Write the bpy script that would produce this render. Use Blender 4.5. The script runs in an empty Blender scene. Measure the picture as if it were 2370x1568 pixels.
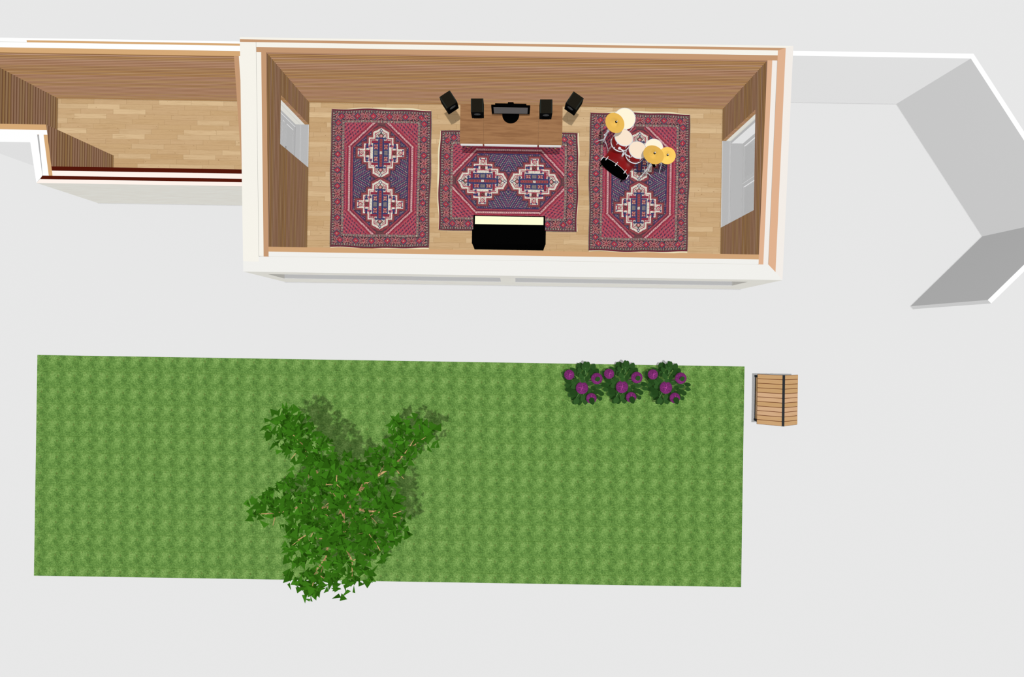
import bpy, bmesh, math, random
import numpy as np
from mathutils import Vector, Matrix

random.seed(7)
scene = bpy.context.scene
COL = scene.collection

# ------------------------------------------------------------------ survey of the place
F = 1934.0            # focal length in pixels of the 2370 x 1568 frame
HC = 16.65            # height of the camera over the ground
TH = 0.016            # the building is turned this much in the picture
S0 = F / HC           # pixels per metre on the ground
CT, ST = math.cos(TH), math.sin(TH)

def at(px, py, z=0.0):
    """plan position (metres) of a picture point known to lie at height z"""
    k = (HC - z) / F
    X, Y = (px - 1185.0) * k, -(py - 784.0) * k
    return (X * CT - Y * ST, X * ST + Y * CT)

def at_slope(px, py, zf):
    z = 2.5
    for _ in range(12):
        u, v = at(px, py, z)
        z = zf(v)
    return at(px, py, z)

G = 1.0 / S0          # metres per ground pixel

# ------------------------------------------------------------------ colour helpers
def lin1(c):
    c = c / 255.0
    return c / 12.92 if c <= 0.04045 else ((c + 0.055) / 1.055) ** 2.4

E_UP, E_S, E_W = 1.10, 0.80, 0.48      # how strongly each facing is lit by the lamps below

def alb(rgb, e=E_UP):
    return tuple(min(0.97, lin1(c) / e) for c in rgb)

def new_mat(name):
    m = bpy.data.materials.new(name)
    m.use_nodes = True
    nt = m.node_tree
    b = nt.nodes['Principled BSDF']
    b.inputs['Roughness'].default_value = 0.9
    b.inputs['Specular IOR Level'].default_value = 0.0
    return m, nt, b

def flat(name, rgb, e=E_UP, rough=0.9, spec=0.0, metal=0.0):
    m, nt, b = new_mat(name)
    b.inputs['Base Color'].default_value = (*alb(rgb, e), 1)
    b.inputs['Roughness'].default_value = rough
    b.inputs['Specular IOR Level'].default_value = spec
    b.inputs['Metallic'].default_value = metal
    return m

class NT:
    """tiny node-building helper"""
    def __init__(self, nt):
        self.nt = nt
    def node(self, t, **kw):
        n = self.nt.nodes.new(t)
        for k, v in kw.items():
            setattr(n, k, v)
        return n
    def put(self, sock, val):
        if hasattr(val, 'is_linked') or isinstance(val, bpy.types.NodeSocket):
            self.nt.links.new(val, sock)
        elif isinstance(val, (tuple, list)) and len(val) == 3 and sock.type == 'RGBA':
            sock.default_value = (*val, 1)
        else:
            sock.default_value = val
    def math(self, op, a, b=None, c=None):
        n = self.node('ShaderNodeMath', operation=op)
        self.put(n.inputs[0], a)
        if b is not None: self.put(n.inputs[1], b)
        if c is not None: self.put(n.inputs[2], c)
        return n.outputs[0]
    def mix(self, f, a, b, blend='MIX'):
        n = self.node('ShaderNodeMix', data_type='RGBA', blend_type=blend)
        self.put(n.inputs[0], f)
        self.put(n.inputs[6], a)
        self.put(n.inputs[7], b)
        return n.outputs[2]
    def comb(self, x, y, z):
        n = self.node('ShaderNodeCombineXYZ')
        for s, v in zip(n.inputs, (x, y, z)): self.put(s, v)
        return n.outputs[0]
    def pos(self, obj=False):
        if obj:
            p = self.node('ShaderNodeTexCoord').outputs['Object']
        else:
            p = self.node('ShaderNodeNewGeometry').outputs['Position']
        s = self.node('ShaderNodeSeparateXYZ')
        self.nt.links.new(p, s.inputs[0])
        return s.outputs[0], s.outputs[1], s.outputs[2]
    def noise(self, vec, scale=1.0, detail=2.0, rough=0.5):
        n = self.node('ShaderNodeTexNoise')
        self.put(n.inputs['Vector'], vec)
        n.inputs['Scale'].default_value = scale
        n.inputs['Detail'].default_value = detail
        n.inputs['Roughness'].default_value = rough
        return n.outputs['Fac']
    def white(self, vec):
        n = self.node('ShaderNodeTexWhiteNoise', noise_dimensions='3D')
        self.put(n.inputs['Vector'], vec)
        return n.outputs['Value']
    def ramp(self, f, stops):
        n = self.node('ShaderNodeValToRGB')
        r = n.color_ramp
        while len(r.elements) < len(stops): r.elements.new(0.5)
        for e, (p, c) in zip(r.elements, stops):
            e.position = p
            e.color = (*c, 1)
        self.put(n.inputs[0], f)
        return n.outputs[0]
    def sstep(self, x, a, b):
        n = self.node('ShaderNodeMapRange', interpolation_type='SMOOTHSTEP')
        self.put(n.inputs[0], x)
        n.inputs[1].default_value = a; n.inputs[2].default_value = b
        return n.outputs[0]

def m_slats():
    m, nt, b = new_mat('walnut_slat_panel')
    N = NT(nt)
    x, y, z = N.pos()
    t = N.math('DIVIDE', z, 0.086)
    idx = N.math('FLOOR', t)
    fr = N.math('FRACT', t)
    rnd = N.white(N.comb(idx, 3.0, 1.0))
    base = N.ramp(rnd, [(0.0, alb((186, 149, 110), E_S)), (0.3, alb((176, 138, 100), E_S)),
                        (0.5, alb((185, 145, 118), E_S)), (0.75, alb((182, 142, 94), E_S)),
                        (0.9, alb((190, 153, 126), E_S))])
    base.node.color_ramp.interpolation = 'CONSTANT'
    h = N.math('ADD', x, y)
    gr = N.noise(N.comb(N.math('MULTIPLY', h, 2.2), N.math('MULTIPLY', z, 55.0), idx), 1.0, 3.0)
    base = N.mix(N.sstep(gr, 0.45, 0.75), base, N.mix(0.5, base, alb((172, 124, 76), E_S)))
    slat_fade = N.sstep(fr, 0.95, 0.45)  # each slat darkens toward its upper edge
    base = N.mix(N.math('MULTIPLY', N.math('SUBTRACT', 1.0, slat_fade), 0.45), base, alb((150, 105, 66), E_S))
    gap = N.math('MULTIPLY', N.sstep(fr, 0.34, 0.20), 1.0)
    rnd2 = N.white(N.comb(idx, 9.0, 4.0))
    dark = N.mix(rnd2, alb((138, 98, 68), E_S), alb((126, 84, 60), E_S))
    c = N.mix(gap, base, dark)
    nt.links.new(c, b.inputs['Base Color'])
    return m

def m_planks():
    m, nt, b = new_mat('oak_plank_floor')
    N = NT(nt)
    x, y, z = N.pos()
    L, W = 0.646, 0.0982
    ry = N.math('DIVIDE', N.math('SUBTRACT', 4.64, y), W)
    row = N.math('FLOOR', ry)
    fy = N.math('FRACT', ry)
    xx = N.math('ADD', N.math('DIVIDE', x, L), N.math('MULTIPLY', row, 0.2025))
    xi = N.math('FLOOR', xx)
    fx = N.math('FRACT', xx)
    rnd = N.white(N.comb(xi, row, 2.0))
    base = N.ramp(rnd, [(0.0, alb((198, 162, 117))), (0.3, alb((206, 172, 130))), (0.55, alb((202, 167, 122))),
                        (0.8, alb((210, 178, 136))), (1.0, alb((221, 190, 147)))])
    g1 = N.noise(N.comb(N.math('MULTIPLY', x, 3.0), N.math('MULTIPLY', y, 55.0), N.math('MULTIPLY', rnd, 30.0)), 1.0, 3.0)
    g2 = N.noise(N.comb(N.math('MULTIPLY', x, 14.0), N.math('MULTIPLY', y, 160.0), N.math('MULTIPLY', rnd, 9.0)), 1.0, 2.0)
    base = N.mix(N.math('MULTIPLY', N.sstep(g1, 0.48, 0.75), 0.55), base, alb((184, 148, 104)))
    base = N.mix(N.math('MULTIPLY', N.sstep(g2, 0.5, 0.8), 0.25), base, alb((230, 200, 158)))
    knot = N.math('MULTIPLY', N.sstep(N.noise(N.comb(N.math('MULTIPLY', x, 24.0), N.math('MULTIPLY', y, 40.0), 3.3), 1.0, 0.0), 0.82, 0.87), 0.8)
    base = N.mix(knot, base, alb((150, 112, 72)))
    ly = N.math('MINIMUM', fy, N.math('SUBTRACT', 1.0, fy))
    lx = N.math('MINIMUM', fx, N.math('SUBTRACT', 1.0, fx))
    e1 = N.math('MULTIPLY', N.sstep(ly, 0.05, 0.015), 0.30)
    e2 = N.math('MULTIPLY', N.sstep(lx, 0.008, 0.003), 0.40)
    c = N.mix(N.math('MAXIMUM', e1, e2), base, alb((150, 118, 80)))
    nt.links.new(c, b.inputs['Base Color'])
    return m

def m_grass():
    m, nt, b = new_mat('short_mown_grass')
    N = NT(nt)
    x, y, z = N.pos()
    T = 0.3245
    tx = N.math('DIVIDE', N.math('SUBTRACT', x, 0.02), T)
    ty = N.math('DIVIDE', N.math('ADD', y, 0.48), T)
    fx, fy = N.math('FRACT', tx), N.math('FRACT', ty)
    tile = N.comb(fx, fy, 0.35)
    def cosw(a, b, ph):
        t = N.math('ADD', N.math('MULTIPLY', fx, 6.2832 * a), N.math('MULTIPLY', fy, 6.2832 * b))
        return N.math('COSINE', N.math('ADD', t, -6.2832 * ph))
    low = N.math('MULTIPLY', cosw(1, 0, 0.80), 0.055)
    low = N.math('ADD', low, N.math('MULTIPLY', cosw(1, -1, 0.10), 0.040))
    low = N.math('ADD', low, N.math('MULTIPLY', cosw(0, 1, 0.80), 0.030))
    low = N.math('ADD', low, N.math('MULTIPLY', cosw(2, 1, 0.30), 0.028))
    low = N.math('ADD', low, N.math('MULTIPLY', cosw(1, 2, 0.65), 0.022))
    n2 = N.noise(N.comb(x, y, 0.3), 34.0, 2.0, 0.6)
    n3 = N.noise(N.comb(x, N.math('MULTIPLY', y, 0.6), 5.0), 105.0, 2.0, 0.8)
    f = N.math('ADD', N.math('MULTIPLY', n2, 0.75), N.math('MULTIPLY', n3, 0.95))
    f = N.math('ADD', f, N.math('MULTIPLY', low, 1.15))
    f = N.math('SUBTRACT', f, 0.325)
    c = N.ramp(f, [(0.0, alb((48, 82, 32))), (0.3, alb((78, 118, 52))), (0.5, alb((101, 143, 66))),
                   (0.68, alb((126, 166, 86))), (1.0, alb((164, 198, 116)))])
    seam = N.math('MULTIPLY', N.sstep(fy, 0.09, 0.02), 0.25)
    c = N.mix(seam, c, alb((78, 112, 34)))
    spot = N.math('MULTIPLY', N.sstep(N.noise(N.comb(fx, fy, 9.1), 4.5, 0.0), 0.68, 0.80), 0.35)
    c = N.mix(spot, c, alb((92, 92, 40)))
    nt.links.new(c, b.inputs['Base Color'])
    return m

def m_grain(name, c0, c1, e, sx, sy, sz, amt=1.0, lo=0.35, hi=0.7):
    m, nt, b = new_mat(name)
    N = NT(nt)
    x, y, z = N.pos()
    g = N.noise(N.comb(N.math('MULTIPLY', x, sx), N.math('MULTIPLY', y, sy), N.math('MULTIPLY', z, sz)), 1.0, 4.0, 0.6)
    c = N.mix(N.math('MULTIPLY', N.sstep(g, lo, hi), amt), alb(c0, e), alb(c1, e))
    nt.links.new(c, b.inputs['Base Color'])
    return m

def m_boards():
    """kennel roof boards: each board has its own tone"""
    m, nt, b = new_mat('larch_boards')
    N = NT(nt)
    x, y, z = N.pos()
    idx = N.math('FLOOR', N.math('DIVIDE', N.math('ADD', y, 20.0), 0.0885))
    rnd = N.white(N.comb(idx, 1.0, 7.0))
    base = N.ramp(rnd, [(0.0, alb((206, 165, 113))), (0.4, alb((214, 172, 124))), (0.7, alb((223, 182, 144))), (1.0, alb((222, 180, 134)))])
    g = N.noise(N.comb(N.math('MULTIPLY', x, 5.0), N.math('MULTIPLY', y, 70.0), z), 1.0, 3.0)
    c = N.mix(N.math('MULTIPLY', N.sstep(g, 0.45, 0.75), 0.4), base, alb((200, 152, 92)))
    nt.links.new(c, b.inputs['Base Color'])
    return m

def m_attr(name, attr='Col'):
    m, nt, b = new_mat(name)
    a = nt.nodes.new('ShaderNodeAttribute')
    a.attribute_name = attr
    nt.links.new(a.outputs['Color'], b.inputs['Base Color'])
    return m

def m_pane(name, rgb, e, clear):
    m, nt, b = new_mat(name)
    b.inputs['Base Color'].default_value = (*alb(rgb, e), 1)
    b.inputs['Roughness'].default_value = 0.15
    b.inputs['Specular IOR Level'].default_value = 0.05
    b.inputs['Alpha'].default_value = 1.0 - clear
    return m

def m_leaf(name, c0, c1, e=E_UP, trans=0.0):
    m, nt, b = new_mat(name)
    N = NT(nt)
    g = N.node('ShaderNodeNewGeometry')
    c = N.mix(g.outputs['Random Per Island'], alb(c0, e), alb(c1, e))
    nt.links.new(c, b.inputs['Base Color'])
    return m

M = {}
M['slats'] = m_slats()
M['planks'] = m_planks()
M['grass'] = m_grass()
M['sill'] = flat('shade_offset_white', (255, 255, 254), 1.0)  # full white, offsets the lintel shade on window sills and doorway slabs
M['ground'] = flat('pale_grey_ground', (230, 230, 230), 1.075)
M['white'] = flat('white_render', (255, 255, 255), 1.06)
M['white_top'] = flat('white_wall_cap', (252, 253, 252))
M['cream_back'] = flat('cream_cap_back', (245, 242, 233))
M['cream_right'] = flat('cream_cap_right', (242, 236, 230))
M['cream_front'] = flat('cream_cap_front', (240, 239, 235))
M['pink_top'] = flat('blush_cap', (255, 241, 233))
M['tan_back'] = flat('tan_cap_back', (196, 152, 115))
M['tan_right'] = flat('tan_cap_right', (223, 177, 143))
M['tan_front'] = flat('tan_cap_front', (208, 164, 120))
M['tan_annexe'] = flat('tan_cap_annexe', (212, 168, 118))
M['oxblood'] = flat('oxblood_cap', (82, 22, 10))
M['cladding'] = m_grain('limewashed_cladding', (214, 211, 203), (219, 219, 212), E_S, 3.0, 3.0, 26.0)
M['greyreveal'] = flat('white_painted_reveal', (224, 222, 214), E_S)
M['blackgloss'] = flat('black_lacquer', (4, 4, 4), rough=0.6, spec=0.0)
M['ivory'] = flat('ivory_keys', (255, 254, 214), 1.06)
M['speakertop'] = flat('black_ash_vinyl', (33, 30, 23))
M['speakerfront'] = flat('black_baffle', (10, 10, 10), E_S)
M['speakeredge'] = flat('dark_grey_edge', (42, 46, 42))
M['cone'] = flat('dark_grey_cone', (58, 58, 58), E_S)
M['screen'] = flat('grey_screen', (90, 86, 85), E_S)
M['deskwood'] = m_grain('walnut_desk_top', (165, 121, 83), (142, 100, 67), E_UP, 1.6, 22.0, 22.0, 0.9, 0.38, 0.66)
M['deskwhite'] = flat('white_drawer_front', (240, 238, 236), E_UP)
M['fringe'] = flat('cream_wool_fringe', (236, 226, 190))
M['redshell'] = flat('deep_red_lacquer', (118, 15, 17), 0.85, rough=0.45, spec=0.10)
M['chrome'] = flat('bright_chrome', (205, 205, 208), 0.85, rough=0.4, spec=0.3)
M['headcream'] = flat('cream_drum_head', (255, 244, 216), 1.06)
M['headpeach'] = flat('peach_drum_head', (255, 228, 204), 0.97)
M['cymbal'] = flat('golden_bronze', (238, 188, 86), 1.06, rough=0.5, spec=0.1)
M['hatgold'] = flat('bright_golden_bronze', (255, 206, 98), 1.04, rough=0.5, spec=0.1)
M['blackhead'] = flat('black_drum_head', (2, 2, 2))
M['boards'] = m_boards()
M['boardgap'] = flat('dark_board_joint', (120, 68, 38))
M['charcoal'] = flat('charcoal_metal', (50, 53, 56))
M['bark'] = m_grain('pale_tan_bark', (206, 172, 118), (180, 146, 98), 0.95, 20, 20, 5)
M['treeleaf'] = m_leaf('mid_green_leaf', (42, 90, 14), (62, 122, 26), 0.95)
M['shrubleaf'] = m_leaf('dark_green_leaf', (34, 66, 26), (50, 88, 40), 0.95)
M['shrubstem'] = flat('pale_green_stem', (92, 132, 74), 0.9)
M['pinkstem'] = flat('pink_flower_vein', (196, 76, 168), 1.0)
M['doorwhite'] = flat('white_door_paint', (203, 203, 203), 0.60)
M['doortrim'] = flat('white_door_moulding', (238, 238, 238), 0.82)
M['framewhite'] = flat('white_window_frame', (253, 253, 253), 1.0)
M['steel'] = flat('brushed_steel', (150, 150, 150), 0.6, rough=0.4, spec=0.3)
M['pane'] = m_pane('pale_grey_glass', (196, 196, 196), 0.60, 0.12)
M['bluepane'] = m_pane('clear_glass', (190, 200, 205), 0.8, 0.7)

def m_flower():
    m, nt, b = new_mat('magenta_florets')
    N = NT(nt)
    x, y, z = N.pos(True)
    v = N.node('ShaderNodeTexVoronoi')
    nt.links.new(N.comb(x, y, z), v.inputs['Vector'])
    v.inputs['Scale'].default_value = 60.0
    c = N.mix(N.sstep(v.outputs['Distance'], 0.25, 0.75), alb((130, 50, 116), 0.98), alb((104, 36, 92), 0.98))
    nt.links.new(c, b.inputs['Base Color'])
    return m
M['flower'] = m_flower()

# ------------------------------------------------------------------ mesh builder
class MB:
    def __init__(self):
        self.v, self.f, self.mi, self.sm = [], [], [], []
    def add(self, verts, faces, mi=0, smooth=False):
        o = len(self.v)
        self.v += [tuple(p) for p in verts]
        for f in faces:
            self.f.append(tuple(i + o for i in f))
            self.mi.append(mi if not callable(mi) else 0)
            self.sm.append(smooth)
        return self
    def prism(self, poly, z0, z1, side=0, top=None):
        """upright prism over a plan polygon (counter-clockwise); z1 may be a function of v"""
        n = len(poly)
        t = (lambda p: z1(p[1])) if callable(z1) else (lambda p: z1)
        b0 = (lambda p: z0(p[1])) if callable(z0) else (lambda p: z0)
        vs = [(p[0], p[1], b0(p)) for p in poly] + [(p[0], p[1], t(p)) for p in poly]
        o = len(self.v)
        self.v += vs
        def put(f, m):
            self.f.append(tuple(i + o for i in f)); self.mi.append(m); self.sm.append(False)
        put(range(n - 1, -1, -1), side)
        put(range(n, 2 * n), side if top is None else top)
        for i in range(n):
            j = (i + 1) % n
            put((i, j, n + j, n + i), side)
        return self
    def box(self, x0, x1, y0, y1, z0, z1, side=0, top=None):
        return self.prism([(x0, y0), (x1, y0), (x1, y1), (x0, y1)], z0, z1, side, top)
    def tube(self, pts, radii, n=10, mi=0, caps=True, smooth=True):
        pts = [Vector(p) for p in pts]
        if not hasattr(radii, '__len__'): radii = [radii] * len(pts)
        rings, ref = [], None
        for i, p in enumerate(pts):
            d = (pts[min(i + 1, len(pts) - 1)] - pts[max(i - 1, 0)]).normalized()
            if ref is None:
                ref = Vector((0, 0, 1)) if abs(d.z) < 0.9 else Vector((1, 0, 0))
            a = (ref - d * ref.dot(d)).normalized()
            ref = a
            b = d.cross(a)
            rings.append([p + (a * math.cos(2 * math.pi * k / n) + b * math.sin(2 * math.pi * k / n)) * radii[i] for k in range(n)])
        o = len(self.v)
        for r in rings: self.v += [tuple(q) for q in r]
        for i in range(len(rings) - 1):
            for k in range(n):
                k2 = (k + 1) % n
                self.f.append((o + i * n + k, o + i * n + k2, o + (i + 1) * n + k2, o + (i + 1) * n + k))
                self.mi.append(mi); self.sm.append(smooth)
        if caps:
            self.f.append(tuple(o + k for k in range(n - 1, -1, -1))); self.mi.append(mi); self.sm.append(False)
            self.f.append(tuple(o + (len(rings) - 1) * n + k for k in range(n))); self.mi.append(mi); self.sm.append(False)
        return self
    def lathe(self, prof, M4=None, n=32, mi=0, smooth=True, caps=True):
        """prof: list of (radius, height) turned about local z, placed by M4"""
        M4 = M4 or Matrix.Identity(4)
        o = len(self.v)
        for r, h in prof:
            for k in range(n):
                a = 2 * math.pi * k / n
                self.v.append(tuple(M4 @ Vector((r * math.cos(a), r * math.sin(a), h))))
        for i in range(len(prof) - 1):
            for k in range(n):
                k2 = (k + 1) % n
                self.f.append((o + i * n + k, o + i * n + k2, o + (i + 1) * n + k2, o + (i + 1) * n + k))
                self.mi.append(mi); self.sm.append(smooth)
        if caps:
            self.f.append(tuple(o + k for k in range(n - 1, -1, -1))); self.mi.append(mi); self.sm.append(False)
            self.f.append(tuple(o + (len(prof) - 1) * n + k for k in range(n))); self.mi.append(mi); self.sm.append(False)
        return self
    def xform(self, M4, start=0):
        for i in range(start, len(self.v)):
            self.v[i] = tuple(M4 @ Vector(self.v[i]))
        return self
    def build(self, name, mats, parent=None, bevel=0.0, seg=2):
        me = bpy.data.meshes.new(name)
        me.from_pydata(self.v, [], self.f)
        for m in (mats if isinstance(mats, (list, tuple)) else [mats]):
            me.materials.append(M[m] if isinstance(m, str) else m)
        me.polygons.foreach_set('material_index', self.mi)
        me.polygons.foreach_set('use_smooth', self.sm)
        me.update()
        o = bpy.data.objects.new(name, me)
        COL.objects.link(o)
        if parent: o.parent = parent
        if bevel:
            b = o.modifiers.new('edge', 'BEVEL')
            b.width = bevel; b.segments = seg; b.limit_method = 'ANGLE'
            b.angle_limit = math.radians(40)
        return o

def tag(o, label, cat, group=None, kind=None):
    o['label'] = label
    o['category'] = cat
    if group: o['group'] = group
    if kind: o['kind'] = kind
    return o

def thing(name, loc, rz=0.0):
    e = bpy.data.objects.new(name, None)
    COL.objects.link(e)
    e.empty_display_size = 0.1
    e.location = loc
    e.rotation_euler = (0, 0, rz)
    return e

def copy_tree(o, parent=None):
    c = o.copy()
    COL.objects.link(c)
    if parent: c.parent = parent
    for ch in [x for x in bpy.data.objects if x.parent == o]:
        copy_tree(ch, c)
    return c

# ================================================================== THE SETTING
FL = 0.01   # finished floor level in the rooms
# ---- ground
gb = MB(); gb.box(-60, 60, -60, 60, -0.3, 0.0)
tag(gb.build('ground', 'ground'), 'plain pale grey ground all around the building', 'ground', kind='structure')

# ---- main block, metres
ZB, ZF = 0.1756 * HC, 0.1552 * HC
uL, uR, vB, vF = -477.6 * G, 478.8 * G, 538.9 * G, 171.5 * G
uLo, uRo, vBo, vFo = -527.6 * G, 527.0 * G, 566.2 * G, 122.6 * G
def zm(v): return ZB + (v - vB) * (ZF - ZB) / (vFo - vB)

def line_u(px, py): return at_slope(px, py, zm)[0]
def line_v(px, py): return at_slope(px, py, zm)[1]
uL1 = line_u(604.5, 125); uL2 = line_u(592.6, 112)
uR1 = line_u(1787.4, 141); uR2 = line_u(1799.4, 140); uR3 = line_u(1818.5, 112)
vB1 = line_v(595, 108.9); vB2 = line_v(560, 97.0); vB3 = line_v(560, 90.9)
vF1 = line_v(623, 582.8); vF2 = line_v(640, 594.6)
GAP = 0.005

# main floor
fb = MB(); fb.box(uL, uR, vF, vB, 0.0005, FL)
tag(fb.build('floor', 'planks'), 'light oak plank floor of the large music room', 'floor', kind='structure')

# door opening in the left wall, double door opening in the right wall
dL0, dL1, dLz = at(713.4, 388.2)[1], at(714.5, 288.5)[1], 0.1217 * HC
dR0, dR1, dRz = at(1667.3, 527.4)[1], at(1670.9, 326.5)[1], 0.1370 * HC

def pierced(u0, u1, v0, v1, o0, o1, oz, side, top, z0=0.0):
    """wall running front to back between u0 and u1 with an opening o0..o1 up to oz"""
    b = MB()
    b.box(u0, u1, v0, o0, z0, zm, side, top)
    b.box(u0, u1, o1, v1, z0, zm, side, top)
    b.box(u0, u1, o0, o1, oz, zm, side, top)
    return b

# back wall: lining, two cream leaves with a tan board between
wb = MB(); wb.box(uL2 + GAP, uR2, vB, vB1, 0, zm, 0, 1)
wall_back = tag(wb.build('wall_back', ['slats', 'tan_back']), 'back wall of the music room, slatted wood inside, tan and cream capped', 'wall', kind='structure')
b = MB(); b.box(uL2 + GAP, uR2, vB1, vB2, 0, zm, 0, 1)
b.build('inner_leaf', ['greyreveal', 'cream_back'], wall_back)
b = MB(); b.prism([(uLo, vB2), (uR2, vB2), (uR3, vB3), (uLo, vB3)], 0, zm, 0, 1)
b.build('insulation_board', ['tan_back', 'tan_back'], wall_back)
b = MB(); b.prism([(uLo, vB3), (uR3, vB3), (uRo, vBo), (uLo, vBo)], 0, zm, 0, 1)
b.build('outer_leaf', ['cladding', 'cream_back'], wall_back)

# left wall
wl = pierced(uL1, uL, vF2, vB, dL0, dL1, dLz, 0, 1)
wall_left = tag(wl.build('wall_left', ['slats', 'tan_back']), 'left wall of the music room with a door, thick cream cap', 'wall', kind='structure')
b = pierced(uL2 + GAP, uL1, vF2 + 0.01, vB, dL0, dL1, dLz, 0, 1)
b.build('inner_leaf', ['greyreveal', 'cream_back'], wall_left)
vLs = line_v(575, 605.4)
b = pierced(uLo, uL2, vLs, vB2, dL0, dL1, dLz, 0, 1)
b.build('outer_leaf', ['greyreveal', 'cream_back'], wall_left)

# right wall
wr = pierced(uR, uR1, vF2, vB, dR0, dR1, dRz, 0, 1)
wall_right = tag(wr.build('wall_right', ['slats', 'tan_right']), 'right wall of the music room with a wide glazed double door', 'wall', kind='structure')
b = pierced(uR1, uR2 - GAP, vF2, vB, dR0, dR1, dRz, 0, 1)
b.build('inner_leaf', ['greyreveal', 'cream_right'], wall_right)
vRf = line_v(1794.6, 630.2)
b = MB()
for (a0, a1, z0) in ((None, dR0, 0), (dR1, None, 0), (dR0, dR1, dRz)):
    lo = [(uR2, vF2), (uR3, vRf)] if a0 is None else [(uR2, a0), (uR3, a0)]
    hi = [(uR3, vB3), (uR2, vB2)] if a1 is None else [(uR3, a1), (uR2, a1)]
    b.prism(lo + hi, z0, zm, 0, 1)
b.build('insulation_board', ['greyreveal', 'tan_right'], wall_right)
b = MB()
for (a0, a1, z0) in ((None, dR0, 0), (dR1, None, 0), (dR0, dR1, dRz)):
    lo = [(uR3, vRf), (uRo, vFo)] if a0 is None else [(uR3, a0), (uRo, a0)]
    hi = [(uRo, vBo), (uR3, vB3)] if a1 is None else [(uRo, a1), (uR3, a1)]
    b.prism(lo + hi, z0, zm, 0, 1)
b.build('outer_leaf', ['cladding', 'cream_right'], wall_right)

# front wall with two long high windows
W1, W2 = (-496.7 * G, -26.0 * G), (5.1 * G, 476.2 * G)
wz0, wz1 = 0.0610 * HC, 0.1245 * HC
def front_leaf(u0, u1, v0, v1, side, top, clip=None):
    b = MB()
    w1 = (max(W1[0], u0 + 0.02), W1[1]); w2 = (W2[0], min(W2[1], u1 - 0.02))
    cuts = [u0, w1[0], w1[1], w2[0], w2[1], u1]
    for i in range(5):
        a, c = cuts[i], cuts[i + 1]
        if i in (1, 3):
            b.box(a, c, v0, v1, 0, wz0, side, top if False else 2)
            b.box(a, c, v0, v1, wz1, zm, side, top)
        else:
            b.box(a, c, v0, v1, 0, zm, side, top)
    return b
wf = front_leaf(uL, uR, vF1, vF, 0, 1)
wall_front = tag(wf.build('wall_front', ['slats', 'tan_front', 'cream_front']), 'front wall of the music room with two long window slots', 'wall', kind='structure')
b = front_leaf(uL, uR, vF2 + GAP, vF1, 0, 1)
b.build('inner_leaf', ['greyreveal', 'cream_front', 'cream_front'], wall_front)
# the outer leaf turns the corners, so its ends are mitred
b = MB()
cuts = [None, W1[0], W1[1], W2[0], W2[1], None]
for i in range(5):
    a, c = cuts[i], cuts[i + 1]
    vb = vF2
    L = [(a, vb), (a, vFo)] if a is not None else [(uLo, vLs), (uLo, vFo)]
    R = [(c, vFo), (c, vb)] if c is not None else [(uRo, vFo), (uR3, vRf), (uR2, vF2)]
    if a is None: L = [(uL2, vF2), (uL2, vLs), (uLo, vLs), (uLo, vFo)]
    if i in (1, 3):
        b.prism(L + R, 0, wz0, 0, 2)
        b.prism(L + R, wz1, zm, 0, 1)
    else:
        b.prism(L + R, 0, zm, 0, 1)
b.build('outer_leaf', ['cladding', 'cream_front', 'cream_front'], wall_front)

for i, w in enumerate((W1, W2)):
    win = thing('window_%d' % (i + 1), ((w[0] + w[1]) / 2, vFo + 0.13, wz0))
    tag(win, ('long low window slot at the left half of the front wall', 'long low window slot at the right half of the front wall')[i], 'window', kind='structure')
    hw, hh = (w[1] - w[0]) / 2 - 0.002, wz1 - wz0 - 0.002
    b = MB(); t = 0.04
    b.box(-hw, hw, -0.025, 0.025, 0.001, t); b.box(-hw, hw, -0.025, 0.025, hh - t, hh)
    b.box(-hw, -hw + t, -0.025, 0.025, t, hh - t); b.box(hw - t, hw, -0.025, 0.025, t, hh - t)
    b.box(-t / 2, t / 2, -0.025, 0.025, t, hh - t)
    fr = b.build('window_frame', 'framewhite', win)
    b = MB(); b.box(-hw + t, hw - t, -0.004, 0.004, t, hh - t)
    b.build('glass_pane', 'bluepane', win)
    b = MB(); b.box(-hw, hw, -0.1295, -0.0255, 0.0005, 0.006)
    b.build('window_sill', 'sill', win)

# ---- panelled door in the left wall
dv = (dL0 + dL1) / 2; dw = (dL1 - dL0) / 2 - 0.002
ud = -508.5 * G
door = thing('door_1', (ud, dv, 0.0))
tag(door, 'white panelled door with lever handle in the left wall', 'door', kind='structure')
b = MB()
b.box(-0.06, 0.0, -dw, -dw + 0.05, 0, dLz - 0.002); b.box(-0.06, 0.0, dw - 0.05, dw, 0, dLz - 0.002)
b.box(-0.06, 0.0, -dw + 0.05, dw - 0.05, dLz - 0.052, dLz - 0.002)
b.build('door_frame', 'doorwhite', door)
b = MB(); b.box(-0.055, -0.012, -dw + 0.053, dw - 0.053, 0.008, dLz - 0.055)
leaf = b.build('door_leaf', 'doorwhite', door)
b = MB(); b.box(0.0, uL - ud - 0.001, -dw, dw, 0.0005, FL)  # added white slab, brightens the doorway floor shaded by the lintel
b.build('brightening_slab', 'sill', door)
for z0, z1 in ((0.16, 0.68), (0.80, 0.95), (1.06, 1.85)):
    b = MB(); t = 0.022
    y0, y1 = -dw + 0.13, dw - 0.13
    b.box(-0.012, 0.006, y0, y1, z0, z0 + t); b.box(-0.012, 0.006, y0, y1, z1 - t, z1)
    b.box(-0.012, 0.006, y0, y0 + t, z0 + t, z1 - t); b.box(-0.012, 0.006, y1 - t, y1, z0 + t, z1 - t)
    b.build('panel_moulding', 'doortrim', leaf)
b = MB(); b.box(-0.012, 0.0, -dw + 0.065, -dw + 0.115, 0.72, 0.98)
b.tube([(0.0, -dw + 0.09, 0.88), (0.05, -dw + 0.09, 0.88), (0.052, -dw + 0.22, 0.88)], 0.011, 8)
b.build('door_handle', 'steel', leaf)
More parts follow.
